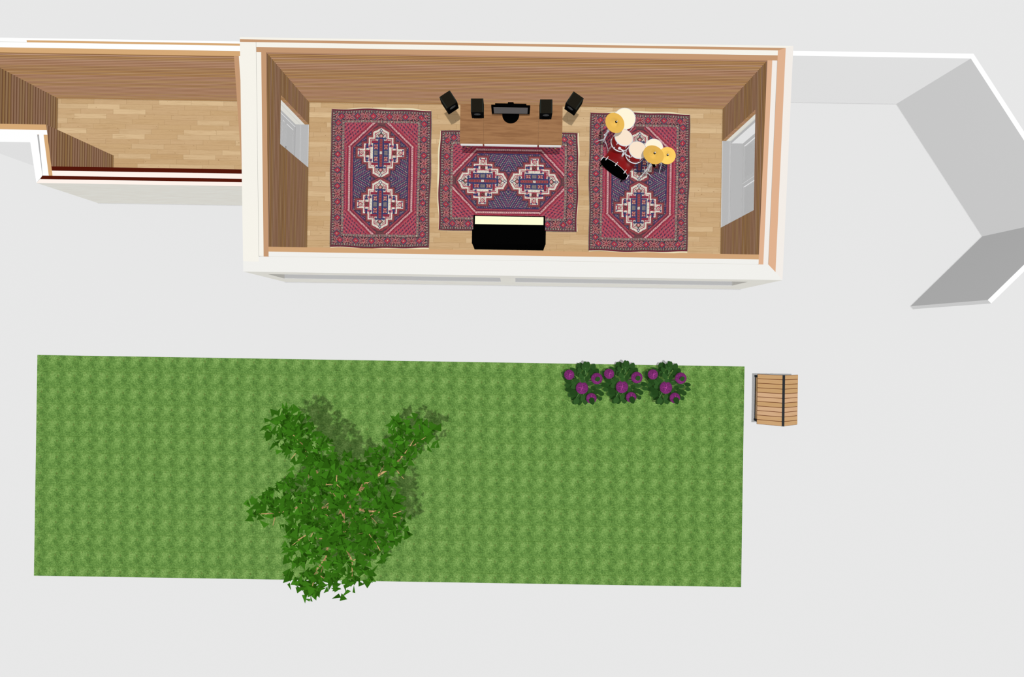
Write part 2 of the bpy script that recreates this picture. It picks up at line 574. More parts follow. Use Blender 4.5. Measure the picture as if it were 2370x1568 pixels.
b = MB(); b.box(-0.012, 0.008, -dw + 0.02, dw - 0.02, dLz - 0.075, dLz - 0.055)
b.build('head_bead', 'doortrim', door)

# ---- glazed double door in the right wall
gv = (dR0 + dR1) / 2; gw = (dR1 - dR0) / 2 - 0.002
ug = at(1689.8, 430)[0]
dd = thing('door_2', (ug, gv, 0.0))
tag(dd, 'white glazed double door set deep in the right wall', 'door', kind='structure')
t = 0.055
D = 0.235
H2 = dRz - 0.002
b = MB()
b.box(0, D, -gw, -gw + t, 0, H2); b.box(0, D, gw - t, gw, 0, H2)
b.box(0, D, -gw + t, gw - t, H2 - t, H2); b.box(0, D, -gw + t, gw - t, 0, t)
b.build('door_frame', 'framewhite', dd)
b = MB(); b.box(uR + 0.001 - ug, -0.001, -gw, gw, 0.0005, FL)  # added white slab to lighten the shaded floor of the double door
b.build('brightening_slab', 'sill', dd)
sw = (gw - t) / 2
for s in (-1, 1):
    c = s * sw
    b = MB(); a0, a1 = c - sw + 0.003, c + sw - 0.003
    z0, z1 = t + 0.003, H2 - t - 0.003; r = 0.07; x0, x1 = D - 0.012, D + 0.04
    b.box(x0, x1, a0, a0 + r, z0, z1); b.box(x0, x1, a1 - r, a1, z0, z1)
    b.box(x0, x1, a0 + r, a1 - r, z0, z0 + r); b.box(x0, x1, a0 + r, a1 - r, z1 - r, z1)
    sash = b.build('door_sash', 'framewhite', dd)
    b = MB(); b.box(x0 + 0.030, x0 + 0.036, a0 + r, a1 - r, z0 + r, z1 - r)
    b.build('glass_pane', 'pane', sash)

# ---- annexe on the left
def za(v):
    return 0.1632 * HC + (v - 538.8 * G) * (0.0335 * HC) / (240.5 * G)
AuW, AuWo = -1059.2 * G, -1093.0 * G
AuS, AvS = -928.5 * G, 408.9 * G        # the step in its left side
AvF, AvFo = 330.4 * G, 298.3 * G
def aline_v(px, py): return at_slope(px, py, za)[1]
def aline_u(px, py): return at_slope(px, py, za)[0]
AuE = aline_u(541.5, 128.7)             # lining on the side of the music room
AuE1 = aline_u(552.7, 128.7)
afb = MB()
afb.prism([(AuW, AvS), (AuS, AvS), (AuS, AvF), (AuE, AvF), (AuE, vB), (AuW, vB)], 0.0005, FL)
tag(afb.build('floor_annexe', 'planks'), 'light oak plank floor of the left annexe', 'floor', kind='structure')

a1 = aline_v(540, 118.1); a2 = aline_v(540, 105.7); a3 = aline_v(540, 100.7); a4 = aline_v(540, 95.7)
ua = aline_u(61.7, 95)
b = MB(); b.box(AuWo + 0.09, uLo - 0.003, vB, a1, 0, za, 0, 1)
awb = tag(b.build('wall_annexe_back', ['slats', 'tan_annexe']), 'back wall of the left annexe, slatted inside, tan and white capped', 'wall', kind='structure')
b = MB(); b.box(AuWo + 0.05, uLo - 0.003, a1, a2, 0, za, 0, 1)
b.build('inner_leaf', ['white', 'white_top'], awb)
b = MB(); b.box(ua, uLo - 0.003, a2, a3, 0, za, 0, 1)
b.build('insulation_board', ['tan_annexe', 'tan_annexe'], awb)
b = MB(); b.prism([(AuWo, a2 + 0.006), (ua, a2 + 0.006), (ua, a3), (uLo - 0.003, a3), (uLo - 0.003, a4), (AuWo, a4)], 0, za, 0, 1)
b.build('outer_leaf', ['cladding', 'white_top'], awb)

# end wall of the annexe
b = MB(); b.box(AuW - 0.083, AuW, AvS, vB, 0, za, 0, 1)
awl = tag(b.build('wall_annexe_left', ['slats', 'tan_annexe']), 'slatted end wall of the left annexe', 'wall', kind='structure')
b = MB(); b.box(AuWo, AuW - 0.083, AvS, vB, 0, za, 0, 1)
b.build('outer_leaf', ['white', 'white_top'], awl)

# short wall across the step
s1 = aline_v(0, 299.4); s2 = aline_v(0, 310.4); s3 = aline_v(0, 328.4)
b = MB(); b.box(AuWo, AuS, s1, AvS, 0, za, 0, 1)
aws = tag(b.build('wall_annexe_step', ['slats', 'tan_annexe']), 'short wall across the step of the left annexe', 'wall', kind='structure')
b = MB(); b.box(AuWo, AuS, s2, s1, 0, za, 0, 1)
b.build('inner_leaf', ['slats', 'white_top'], aws)
uo1 = aline_u(86.0, 313)                # inner side of the outer leaf beside the step
uo0 = aline_u(70.0, 329)                # its outer side
b = MB(); b.prism([(AuWo, s3), (uo0, s3), (uo1, s2), (AuWo, s2)], 0, za, 0, 1)
b.build('outer_leaf', ['white', 'white_top'], aws)

# wall running forward from the step
f1 = aline_v(124.3, 395.0)
vo1 = aline_v(101, 406.5)               # inner line of the oxblood outer board
ut1 = aline_u(101.0, 313)
ui0 = aline_u(90.3, 313)
b = MB(); b.box(ut1, AuS, vo1 + 0.002, s2, 0, za, 0, 1)
awr = tag(b.build('wall_annexe_return', ['slats', 'tan_annexe']), 'slatted wall running forward from the annexe step to its front corner', 'wall', kind='structure')
b = MB(); b.prism([(uo1 + 0.006, vo1 + 0.002), (ut1, vo1 + 0.002), (ut1, s2), (ui0, s2)], 0, za, 0, 1)
b.build('inner_leaf', ['white', 'white_top'], awr)
uc0, vc0 = at_slope(84.2, 423.4, za)
b = MB(); b.prism([(uc0, vc0), (uo1, vo1), (uo1, s2), (uo0, s3)], 0, za, 0, 1)
b.build('outer_leaf', ['white', 'white'], awr)

# front wall of the annexe, lower, capped in oxblood and blush
AuX = uLo - 0.003
v_a = aline_v(559.8, 402.3); v_b = aline_v(559.8, 414.1); v_c = aline_v(559.8, 422.2)
b = MB(); b.box(AuS, AuX, v_a, AvF, 0, za, 0, 1)
awf = tag(b.build('wall_annexe_front', ['slats', 'oxblood']), 'low front wall of the left annexe with dark red and blush caps', 'wall', kind='structure')
b = MB(); b.box(AuS, AuX, v_b, v_a, 0, za, 0, 1)
b.build('inner_leaf', ['greyreveal', 'pink_top'], awf)
um, vm = at_slope(93.0, 415.0, za)
b = MB(); b.prism([(um, v_c), (AuX, v_c), (AuX, v_b), (uo1, v_b)], 0, za, 0, 1)
b.build('insulation_board', ['oxblood', 'oxblood'], awf)
b = MB(); b.prism([(uc0, AvFo), (AuX, AvFo), (AuX, v_c), (um, v_c)], 0, za, 0, 1)
b.build('outer_leaf', ['cladding', 'pink_top'], awf)

# lining of the annexe along the music room
b = MB(); b.box(AuE, AuE1, AvF, vB - 0.001, 0, za, 0, 1)
awe = tag(b.build('wall_annexe_right', ['slats', 'tan_back']), 'narrow tan capped lining between the annexe and the music room', 'wall', kind='structure')
b = MB(); b.box(AuE1, AuX, AvF, vB - 0.001, 0, za, 0, 1)
b.build('inner_leaf', ['greyreveal', 'cream_back'], awe)

# ---- free white wall on the right, three straight runs
ZW = 0.1621 * HC
p0 = (uRo + 0.003, at(2074.8, 240.6)[1])
p1 = at(2074.8, 240.6); p2 = at(2273.6, 547.4); p3 = at(2107.6, 709.2)
p0 = (uRo + 0.003, p1[1])
TW = 0.081
def offs(a, b_, d):
    dx, dy = b_[0] - a[0], b_[1] - a[1]
    l = math.hypot(dx, dy)
    return (dy / l * d, -dx / l * d)
def meet(a, da, b_, db):
    # intersection of lines a+s*da and b+t*db
    det = da[0] * -db[1] + db[0] * da[1]
    s = ((b_[0] - a[0]) * -db[1] + db[0] * (b_[1] - a[1])) / det
    return (a[0] + da[0] * s, a[1] + da[1] * s)
o01 = offs(p0, p1, -TW); o12 = offs(p1, p2, -TW); o23 = offs(p2, p3, -TW)
q0 = (p0[0] + o01[0], p0[1] + o01[1])
d01 = (p1[0] - p0[0], p1[1] - p0[1]); d12 = (p2[0] - p1[0], p2[1] - p1[1]); d23 = (p3[0] - p2[0], p3[1] - p2[1])
q1 = meet(q0, d01, (p1[0] + o12[0], p1[1] + o12[1]), d12)
q2 = meet((p1[0] + o12[0], p1[1] + o12[1]), d12, (p2[0] + o23[0], p2[1] + o23[1]), d23)
q3 = (p3[0] + o23[0], p3[1] + o23[1])
for nm, quad, lb in (('wall_yard_back', [p0, p1, q1, q0], 'white yard wall running right from the music room'),
                     ('wall_yard_right', [p1, p2, q2, q1], 'long slanting white yard wall facing lower left'),
                     ('wall_yard_front', [p2, p3, q3, q2], 'white yard wall returning at an angle with a free end')):
    b = MB(); b.prism(quad, 0, ZW, 0, 1)
    tag(b.build(nm, ['white', 'white']), lb, 'wall', kind='structure')

# ---- lawn
g0, g1, g2, g3 = at(79, 1333), at(1715, 1359.5), at(1723, 848.8), at(87, 822)
b = MB(); b.prism([g0, g1, g2, g3], 0.0005, 0.008)
tag(b.build('lawn', 'grass'), 'large rectangular lawn of short green grass', 'lawn', kind='stuff')

# ================================================================== RUGS
def rug_colors(NX, NY):
    rng = np.random.default_rng(3)
    W, Hh = 1030.0, 1430.0
    xs = np.linspace(0, W, NX); ys = np.linspace(0, Hh, NY)
    X, Y = np.meshgrid(xs, ys)
    C = np.zeros((NY, NX, 3))
    def paint(mask, rgb):
        C[mask] = rgb
    noise = rng.random((NY, NX))
    d = np.minimum(np.minimum(X, W - X), np.minimum(Y, Hh - Y))
    horiz = np.minimum(Y, Hh - Y) <= np.minimum(X, W - X)     # nearest edge is a short end
    T = np.where(horiz, X - W / 2, Y - Hh / 2)                # distance along the border
    # outer bands
    paint(d < 400, (52, 40, 46))
    paint(d < 14, (116, 30, 50))
    def speckle(m, per, ph, cols):
        k = ((T + ph + 4000) / per) % 1.0
        r = rng.random((NY, NX)) * 0.18
        kk = (k + r) % 1.0
        n = len(cols)
        for i, c in enumerate(cols):
            paint(m & (kk >= i / n) & (kk < (i + 1) / n), c)
    m = (d >= 14) & (d < 36)
    speckle(m, 26, 0, [(178, 165, 142), (60, 52, 60), (150, 48, 66), (96, 90, 90)])
    paint(m & (d < 18), (92, 84, 80)); 
    paint((~horiz) & (d < 6), (126, 116, 100))
    # main border: salmon florets and red diamonds on near-black
    m = (d >= 36) & (d < 112)
    paint(m, (52, 40, 48))
    c = d - 74
    per = 164.0
    k = ((T + 4000 * per) % per) - per / 2
    for off in (0.0, per / 2, -per / 2):
        kk = k - off
        rad = np.hypot(kk, c); ang = np.arctan2(c, kk)
        if off == 0.0:
            dia = np.abs(kk) + np.abs(c)
            paint(m & (dia < 52) & (dia > 40), (120, 104, 104))
            paint(m & (dia <= 42), (58, 58, 92))
            paint(m & (dia < 32), (196, 42, 62))
            paint(m & (dia < 9), (214, 150, 130))
        else:
            pet = 15 + 28 * np.abs(np.cos(4 * ang)) ** 1.5
            paint(m & (rad < pet) & (noise > 0.10), (202, 110, 108))
            paint(m & (rad < 11), (158, 40, 56))
    # small salmon fill flowers
    for o in (per * 0.27, -per * 0.27):
        for cc in (-22, 22):
            rad = np.hypot(k - o, c - cc)
            paint(m & (rad < 13), (196, 102, 106))
            paint(m & (rad < 4), (70, 40, 60))
    m2 = (d >= 36) & (d < 112) & (rng.random((NY, NX)) < 0.09)
    paint(m2, (40, 40, 48))
    m2 = (d >= 36) & (d < 112) & (rng.random((NY, NX)) < 0.07)
    paint(m2, (150, 84, 96))
    m = (d >= 112) & (d < 140)
    speckle(m, 34, 9, [(188, 178, 152), (46, 42, 60), (176, 158, 138), (150, 50, 68), (120, 104, 96)])
    paint(m & ((d < 117) | (d > 135)), (150, 84, 92))
    # field
    F_ = d >= 140
    cx = np.abs(X - W / 2); yc = np.abs(Y - Hh / 2)
    slope = (300 - 38) / (575 - 325.0)
    hx = np.where(yc < 325, 300, 300 - (yc - 325) * slope)
    nrm = 1 / math.hypot(1, slope)
    e = np.where(yc < 325, 300 - cx, np.minimum((hx - cx) * nrm, 300 - cx))
    e = np.where((yc >= 325), (hx - cx) * nrm, 300 - cx)
    along = np.where(yc < 325, Y, (X + Y * 0.0) / nrm * 0.72)
    out = F_ & (e < 0)
    shade = 0.92 + 0.12 * np.sin(yc / 40.0)
    paint(out, (198, 56, 80))
    st = ((-e) / 31.0) % 1.0
    dots = ((along + np.floor(-e / 31.0) * 9 + 4000) / 25.0) % 1.0
    paint(out & (st > 0.12) & (st < 0.52) & (dots < 0.62), (84, 46, 74))
    paint(out & (st > 0.20) & (st < 0.44) & (dots < 0.30), (62, 48, 80))
    paint(out & (st > 0.62) & (st < 0.86) & (((dots * 2) % 1.0) < 0.45), (150, 122, 118))
    paint(out & (e > -52) & (e <= -36), (178, 40, 64))
    paint(F_ & (e > -38) & (e <= -30), (150, 34, 58))
    line = F_ & (e > -30) & (e <= -14)
    paint(line, (222, 166, 164))
    paint(line & (((along + 4000) / 22 % 1.0) < 0.3) & (np.abs(e + 22) < 4), (180, 60, 84))
    paint(F_ & (e > -14) & (e <= 0), (128, 36, 58))
    paint(F_ & (e > 0) & (e <= 14), (176, 60, 72))
    nav = F_ & (e > 14)
    paint(nav, (54, 52, 98))
    paint(F_ & (e > 14) & (e < 20), (92, 44, 74))
    # chevron rows of blossoms
    cyy = np.abs(Y - Hh / 2)
    rowc = (cx * 0.62 + cyy * 1.0)
    r = np.floor(rowc / 25.0); fr = (rowc / 25.0) % 1.0
    q = ((cx * 1.0 - cyy * 0.62 + r * 9 + 4000) / 23.0) % 1.0
    blo = nav & (e > 26) & (fr > 0.18) & (fr < 0.72) & (q > 0.15) & (q < 0.66)
    paint(blo & (r % 2 == 0), (184, 92, 106))
    paint(blo & (r % 2 == 1), (164, 150, 128))
    paint(nav & (rng.random((NY, NX)) < 0.05), (120, 66, 96))
    # hour-glass apexes
    ap = F_ & (yc > 520) & (cx < 40) & (e > 0)
    paint(ap, (110, 62, 66))
    # two stepped medallions
    for (mx, my) in ((W / 2, Hh / 2 - 266), (W / 2, Hh / 2 + 266)):
        dx = np.abs(X - mx); dy = np.abs(Y - my)
        def wid(v):
            w = np.full_like(v, -999.0)
            w = np.where(v < 258, (258 - v) * 1.75 , w)
            w = np.where(v < 215, 80, w)
            w = np.where(v < 157, 126, w)
            w = np.where(v < 97, 176, w)
            w = np.where(v < 40, 237, w)
            return w
        def inside(g):
            return (dx < wid(np.maximum(dy - g, 0)) + g)
        paint(F_ & inside(26) & nav, (92, 50, 62))
        paint(F_ & inside(17), (158, 62, 66))
        paint(F_ & inside(6), (150, 40, 58))
        wh = inside(0) & F_
        paint(wh, (228, 219, 200))
        inn = wh & ~((dx > wid(dy + 14) - 14))
        # red and pink scrollwork on the white
        inset = lambda g: wh & (dx < wid(dy + g) - g)
        paint(inset(15) & ~inset(21), (186, 64, 86))
        paint(inset(27) & ~inset(32) & ((((dx + dy) / 17) % 1.0) < 0.6), (92, 74, 84))
        paint(inn & (np.abs(dy - 66) < 6) & (dx > 88), (190, 60, 84))
        paint(inn & (np.abs(dx - 112) < 5) & (dy < 130), (186, 60, 80))
        paint(inn & (np.abs(dx - 62) < 5) & (dy > 104), (186, 60, 80))
        paint(inn & (((dx / 13) % 1.0) < 0.5) & (((dy / 13) % 1.0) < 0.5) & (dy > 160) & (dx > 24) & (dx < 70) & (dy < 196), (190, 70, 88))
        paint(wh & (dy > 100) & (dy < 128) & (dx > 28) & (dx < 98), (156, 36, 60))
        # navy birds and corner blocks
        paint(wh & (np.abs(dx - 142) < (86 - dy) * 0.5) & (dy > 46) & (dy < 88), (48, 52, 104))
        paint(wh & (np.abs(dx - 142) < 9) & (dy > 74) & (dy < 94), (48, 52, 104))
        paint(wh & (np.abs(dx - 100) + np.abs(dy - 76) < 14), (60, 62, 110))
        # side squares and end lozenges
        paint(wh & (dx > 114) & (dx < 164) & (dy < 27), (178, 44, 66))
        paint(wh & (dx > 122) & (dx < 156) & (dy < 19), (72, 52, 48))
        paint(wh & (np.abs(np.abs(dx - 139) - dy) < 4) & (dx > 122) & (dx < 156) & (dy < 19), (170, 60, 66))
        loz = np.abs(dx - 202) + dy
        paint(wh & (loz < 26), (176, 50, 70)); paint(wh & (loz < 15), (226, 206, 190)); paint(wh & (loz < 7), (120, 40, 60))
        paint(wh & (np.abs(dx - 226) + np.abs(dy - 26) < 11), (56, 56, 108))
        # ends
        lz = dx + np.abs(dy - 176)
        paint(wh & (lz < 34), (60, 72, 62)); paint(wh & (lz < 22), (204, 92, 96)); paint(wh & (lz < 9), (236, 200, 190))
        lz = dx * 1.2 + np.abs(dy - 228)
        paint(wh & (lz < 22), (50, 52, 100)); paint(wh & (lz < 11), (226, 216, 204))
        paint(wh & (np.abs(dx - 42) + np.abs(dy - 150) < 16) & (dy > 134), (66, 66, 104))
        # navy core
        core = ((dx < 80) & (dy < 98)) | ((dx < 28) & (dy < 158))
        edge = ((dx < 84) & (dy < 104)) | ((dx < 32) & (dy < 163))
        paint(F_ & edge & ~core & ((((X + Y) / 9) % 1.0) < 0.5), (48, 56, 108))
        paint(F_ & core, (48, 56, 112))
        for oy in (-62, 0, 62):
            yy = np.abs(Y - my - oy)
            cell = (np.abs(dx - 51) < 19) & (yy < 24)
            if oy == 0:
                paint(F_ & cell, (136, 126, 122))
                paint(F_ & cell & ((((X) / 9) % 1.0) < 0.45) & ((((Y) / 9) % 1.0) < 0.5), (80, 70, 84))
            else:
                paint(F_ & cell, (176, 60, 76))
                paint(F_ & cell & (np.abs(np.abs(dx - 51) * 1.25 - yy) < 4), (220, 190, 150))
                paint(F_ & cell & (np.hypot(dx - 51, yy) < 5), (70, 50, 50))
        bar = (dx < 16) & (dy < 142)
        paint(F_ & bar, (142, 68, 72))
        bd = ((dy + 12) / 27.0)
        paint(F_ & bar & (np.abs(((bd % 1.0) - 0.5) * 27) + dx < 9), (206, 50, 62))
        paint(F_ & bar & (dx < 5) & ((bd % 1.0) < 0.18), (70, 66, 60))
        paint(F_ & (dx < 10) & (dy < 13), (236, 226, 206)); paint(F_ & (dx < 4) & (dy < 5), (110, 70, 50))
    # wear: every tuft a little different, the dyes a little faded
    grey = C.mean(-1, keepdims=True)
    C = grey + (C - grey) * 0.82
    C = C * 0.93 + 9
    w1 = 0.84 + 0.30 * rng.random((NY, NX, 1))
    C = np.clip(C * w1 + (rng.random((NY, NX, 3)) - 0.5) * 16, 0, 255)
    # convert the pile colours to linear albedo
    s = C / 255.0
    L = np.where(s <= 0.04045, s / 12.92, ((s + 0.055) / 1.055) ** 2.4) / E_UP
    return L

RW, RL = 231.5 * G, 320.0 * G          # rug size, short and long side
def make_rug_mesh():
    NX, NY = 233, 322
    L = rug_colors(NX, NY)
    xs = np.linspace(-RW / 2, RW / 2, NX); ys = np.linspace(RL / 2, -RL / 2, NY)
    X, Y = np.meshgrid(xs, ys)
    # hand-woven: the edges waver a little
    tX = X / (RW / 2); tY = Y / (RL / 2)
    wob = lambda t, a, b, c: a * np.sin(t * 3.1 + b) + c * np.sin(t * 7.7 + b * 2)
    X2 = X + np.abs(tX) ** 4 * np.sign(tX) * wob(tY, 0.010, 0.6, 0.006)
    Y2 = Y + np.abs(tY) ** 4 * np.sign(tY) * wob(tX, 0.010, 1.9, 0.007)
    zt = np.full_like(X, 0.010)
    n = NX * NY
    verts = np.stack([X2, Y2, zt], -1).reshape(-1, 3)
    cols = np.concatenate([L, np.ones((NY, NX, 1))], -1).reshape(-1, 4)
    idx = np.arange(n).reshape(NY, NX)
    quads = np.stack([idx[1:, :-1], idx[1:, 1:], idx[:-1, 1:], idx[:-1, :-1]], -1).reshape(-1, 4)
    loop = np.concatenate([idx[0, :], idx[1:, -1], idx[-1, -2::-1], idx[-2:0:-1, 0]])
    low = verts[loop].copy(); low[:, 2] = 0.0
    base = n; m = len(loop)
    sq = np.stack([loop, np.roll(loop, -1), base + (np.arange(m) + 1) % m, base + np.arange(m)], -1)
    V = np.concatenate([verts, low]); Q = np.concatenate([quads, sq])
    cc = np.concatenate([cols, cols[loop]])
    me = bpy.data.meshes.new('rug')
    me.from_pydata(V.tolist(), [], Q.tolist())
    a = me.color_attributes.new('Col', 'FLOAT_COLOR', 'POINT')
    a.data.foreach_set('color', cc.astype(np.float32).ravel())
    me.materials.append(m_attr('woven_wool_pattern'))
    me.update()
    return me
rug_mesh = make_rug_mesh()

def fringe_mesh(end):
    b = MB(); n = 60
    y0 = end * (RL / 2 - 0.004)
    top, bot = [], []
    for i in range(n + 1):
        x = -RW / 2 + 0.02 + (RW - 0.035) * i / n
        w = 0.010 * math.sin(x / (RW / 2) * 3.1 + 1.9) + 0.007 * math.sin(x / (RW / 2) * 7.7 + 3.8)
        ext = 0.022 + 0.014 * math.sin(x * 2.3 + end) + 0.006 * math.sin(x * 11 + 1)
        top.append((x, y0 + end * w, 0.006)); bot.append((x, y0 + end * (w + max(0.010, ext)), 0.004))
    vs = top + bot + [(p[0], p[1], 0.0) for p in bot]
    m = n + 1
    fs = []
    for i in range(n):
        f1 = (i, i + 1, m + i + 1, m + i); f2 = (m + i, m + i + 1, 2 * m + i + 1, 2 * m + i)
        if end > 0: f1, f2 = f1, f2
        else: f1, f2 = f1[::-1], f2[::-1]
        fs += [f1, f2]
    b.add(vs, fs)
    return b
fr_a = fringe_mesh(1); fr_b = fringe_mesh(-1)

rug_spots = [((880.8, 414.0), 0.0, 'red and navy patterned rug at the left of the room, with nothing on it'),
             ((1176.8, 420.2), math.pi / 2, 'red and navy patterned rug laid crosswise under the desk front and the piano'),
             ((1479.0, 422.5), 0.0, 'red and navy patterned rug at the right, under the red drums')]
RUGZ = FL + 0.0005
proto = None
for (px, py), rz, lab in rug_spots:
    if proto is None:
        o = bpy.data.objects.new('patterned_rug', rug_mesh); COL.objects.link(o)
        fa = fr_a.build('fringe', 'fringe', o); fb2 = fr_b.build('fringe', 'fringe', o)
        for f_ in (fa, fb2): f_['label'] = 'cream wool fringe'
        proto = o
    else:
        o = copy_tree(proto)
    x, y = at(px, py, FL)
    o.location = (x, y, RUGZ); o.rotation_euler = (0, 0, rz)
    tag(o, lab, 'rug', 'patterned rugs of the music room')

RT = RUGZ + 0.010      # level of the rug pile

def gp(rx, ry):
    """ground point given as offset in ground pixels from the picture centre (right, up)"""
    X, Y = rx * G, ry * G
    return Vector((X * CT - Y * ST, X * ST + Y * CT, 0))

# ================================================================== DESK
DZ = 0.75
dtl, dtr = at(1065.4, 240.6, DZ), at(1302.6, 245.0, DZ)
dbl, dbr = at(1063.9, 332.6, DZ), at(1300.9, 336.2, DZ)
dx0, dx1 = (dtl[0] + dbl[0]) / 2, (dtr[0] + dbr[0]) / 2
dy1, dy0 = (dtl[1] + dtr[1]) / 2, (dbl[1] + dbr[1]) / 2
sx1, sx2 = at(1119.6, 290, DZ)[0], at(1246.4, 290, DZ)[0]
desk = thing('studio_desk', ((dx0 + dx1) / 2, (dy0 + dy1) / 2, FL))
tag(desk, 'wide brown wooden desk carrying the screen, between two outer loudspeakers', 'desk')
ox, oy = desk.location.x, desk.location.y
X0, X1, Y0, Y1, A1, A2 = dx0 - ox, dx1 - ox, dy0 - oy, dy1 - oy, sx1 - ox, sx2 - ox
ht = DZ - FL
for a, c in ((X0, A1), (A1, A2), (A2, X1)):
    b = MB(); b.box(a + 0.0015, c - 0.0015, Y0, Y1, ht - 0.028, ht)
    b.build('desk_top', 'deskwood', desk)
for (a, c) in ((X0, A1), (A1, A2), (A2, X1)):
    b = MB(); b.box(a + 0.016, c - 0.016, Y0 - 0.016, Y0 + 0.004, ht - 0.120, ht - 0.010)
    b.build('drawer_front', 'deskwhite', desk)
    b = MB()
    b.box(a + 0.004, a + 0.020, Y0 + 0.005, Y1 - 0.004, ht - 0.125, ht - 0.028); b.box(c - 0.020, c - 0.004, Y0 + 0.005, Y1 - 0.004, ht - 0.125, ht - 0.028)
    b.box(a + 0.020, c - 0.020, Y1 - 0.02, Y1 - 0.004, ht - 0.125, ht - 0.028)
    b.box(a + 0.020, c - 0.020, Y0 + 0.005, Y1 - 0.02, ht - 0.125, ht - 0.113)
    b.build('drawer_box', 'deskwood', desk)
for (rx, ry, rug) in ((-102, 442.5, 1), (99.5, 439.5, 1), (-101, 502, 0), (101, 499, 0)):
    v = gp(rx, ry); x, y = v.x - ox, v.y - oy
    zb = RT - FL if rug else 0.0
    b = MB(); b.tube([(x, y, zb + 0.13), (x, y, ht - 0.126)], 0.022, 14)
    lg = b.build('leg', 'blackgloss', desk)
    b = MB(); b.tube([(x, y, zb), (x, y, zb + 0.13)], 0.013, 12)
    b.build('leg_tip', 'bark', lg)

# ================================================================== MONITOR
MV = at(1182, 264, 0.86)[1]
mu = at(1182, 256, 1.1)[0]
mon = thing('computer_monitor', (mu, MV, DZ))
tag(mon, 'black computer monitor with grey screen on the middle of the desk', 'monitor')
z0m, z1m = 0.095, 0.600
hw = 0.358
b = MB()
b.box(-hw, hw, 0.0, 0.035, z0m, z1m)
b.prism([(-hw + 0.07, 0.035), (hw - 0.07, 0.035), (hw - 0.07, 0.07), (-hw + 0.07, 0.07)], z0m + 0.08, z1m - 0.03)
b.prism([(-0.06, 0.07), (0.06, 0.07), (0.05, 0.10), (-0.05, 0.10)], z0m + 0.1, z1m - 0.05)
b.build('casing', 'blackgloss', mon, bevel=0.004)
b = MB(); b.box(-hw + 0.043, hw - 0.043, -0.003, 0.004, z0m + 0.055, z1m - 0.045)
b.build('screen', 'screen', mon)
b = MB(); b.lathe([(0.162, 0.0), (0.162, 0.012), (0.15, 0.018), (0.03, 0.024)], Matrix.Translation((0, 0.01, 0)), 36)
st = b.build('stand_base', 'blackgloss', mon)
b = MB(); b.box(-0.035, 0.035, 0.036, 0.062, 0.02, z0m + 0.1)
b.build('stand_neck', 'blackgloss', mon)

# ================================================================== LOUDSPEAKERS
SWD, SDP, SHT = 0.228, 0.268, 0.392
def make_speaker():
    root = thing('studio_speaker', (0, 0, 0))
    hw = SWD / 2
    b = MB()
    b.box(-hw, hw, 0.012, SDP, 0, SHT)
    cab = b.build('cabinet', 'speakertop', root, bevel=0.004)
    for s in (-1, 1):
        xa, xb = (hw - 0.016, hw + 0.002) if s > 0 else (-hw - 0.002, -hw + 0.016)
        b = MB(); b.box(xa, xb, 0.014, SDP - 0.004, SHT - 0.014, SHT + 0.0015)
        b.build('edge_strip', 'speakeredge', cab)
    b = MB(); b.box(-hw, hw, 0.0, 0.0118, 0, SHT)
    baf = b.build('baffle', 'speakerfront', root, bevel=0.003)
    R = Matrix.Rotation(math.pi / 2, 4, 'X')
    b = MB(); b.lathe([(0.078, -0.002), (0.078, 0.006), (0.068, 0.008), (0.03, -0.001), (0.026, 0.004), (0.004, 0.008)], Matrix.Translation((0, 0.0, 0.135)) @ R, 32)
    b.build('woofer', 'blackgloss', baf)
    b = MB(); b.lathe([(0.062, -0.002), (0.058, 0.005), (0.020, 0.002), (0.016, 0.007), (0.003, 0.009)], Matrix.Translation((0, 0.0, 0.285)) @ R, 28)
    b.build('tweeter', 'cone', baf)
    return root
sp = make_speaker()
def place_speaker(o, front_mid, ang, z, label):
    o.location = (front_mid[0], front_mid[1], z)
    o.rotation_euler = (0, 0, ang)
    tag(o, label, 'speaker', 'black loudspeakers around the desk')
ztop = DZ + SHT
def mid(a, b_): return ((a[0] + b_[0]) / 2, (a[1] + b_[1]) / 2)
fl = mid(at(1089.6, 261.2, ztop), at(1118.8, 261.2, ztop))
place_speaker(sp, (fl[0], fl[1]), 0.016, DZ, 'black loudspeaker standing on the desk left of the screen')
s2_ = copy_tree(sp)
fr_ = mid(at(1249.6, 263.4, ztop), at(1278.6, 263.6, ztop))
place_speaker(s2_, fr_, 0.012, DZ, 'black loudspeaker standing on the desk right of the screen')
# outer pair, turned in, carried by brackets on the back wall
def outer(a, b_, lab):
    A, B = at(*a, ztop), at(*b_, ztop)           # front top corners, left then right
    ang = math.atan2(B[1] - A[1], B[0] - A[0])
    o = copy_tree(sp)
    m_ = mid(A, B)
    place_speaker(o, m_, ang, DZ, lab)
    cx = m_[0] - math.sin(ang) * SDP * 0.55; cy = m_[1] + math.cos(ang) * SDP * 0.55
    # bracket in the speaker's own frame
    c, s = math.cos(-ang), math.sin(-ang)
    def loc(x, y): x -= m_[0]; y -= m_[1]; return (x * c - y * s, x * s + y * c)
    p = loc(cx, cy); w = loc(cx, vB)
    b = MB()
    b.tube([(p[0], p[1], 0.10), (w[0], w[1], 0.10)], 0.015, 10)
    b.build('wall_bracket', 'charcoal', o)
    return o
outer((1035.3, 252.4), (1058.6, 237.2), 'black loudspeaker turned inward on the back wall at the left end of the desk')
outer((1309.4, 239.4), (1331.8, 254.8), 'black loudspeaker turned inward on the back wall at the right end of the desk')

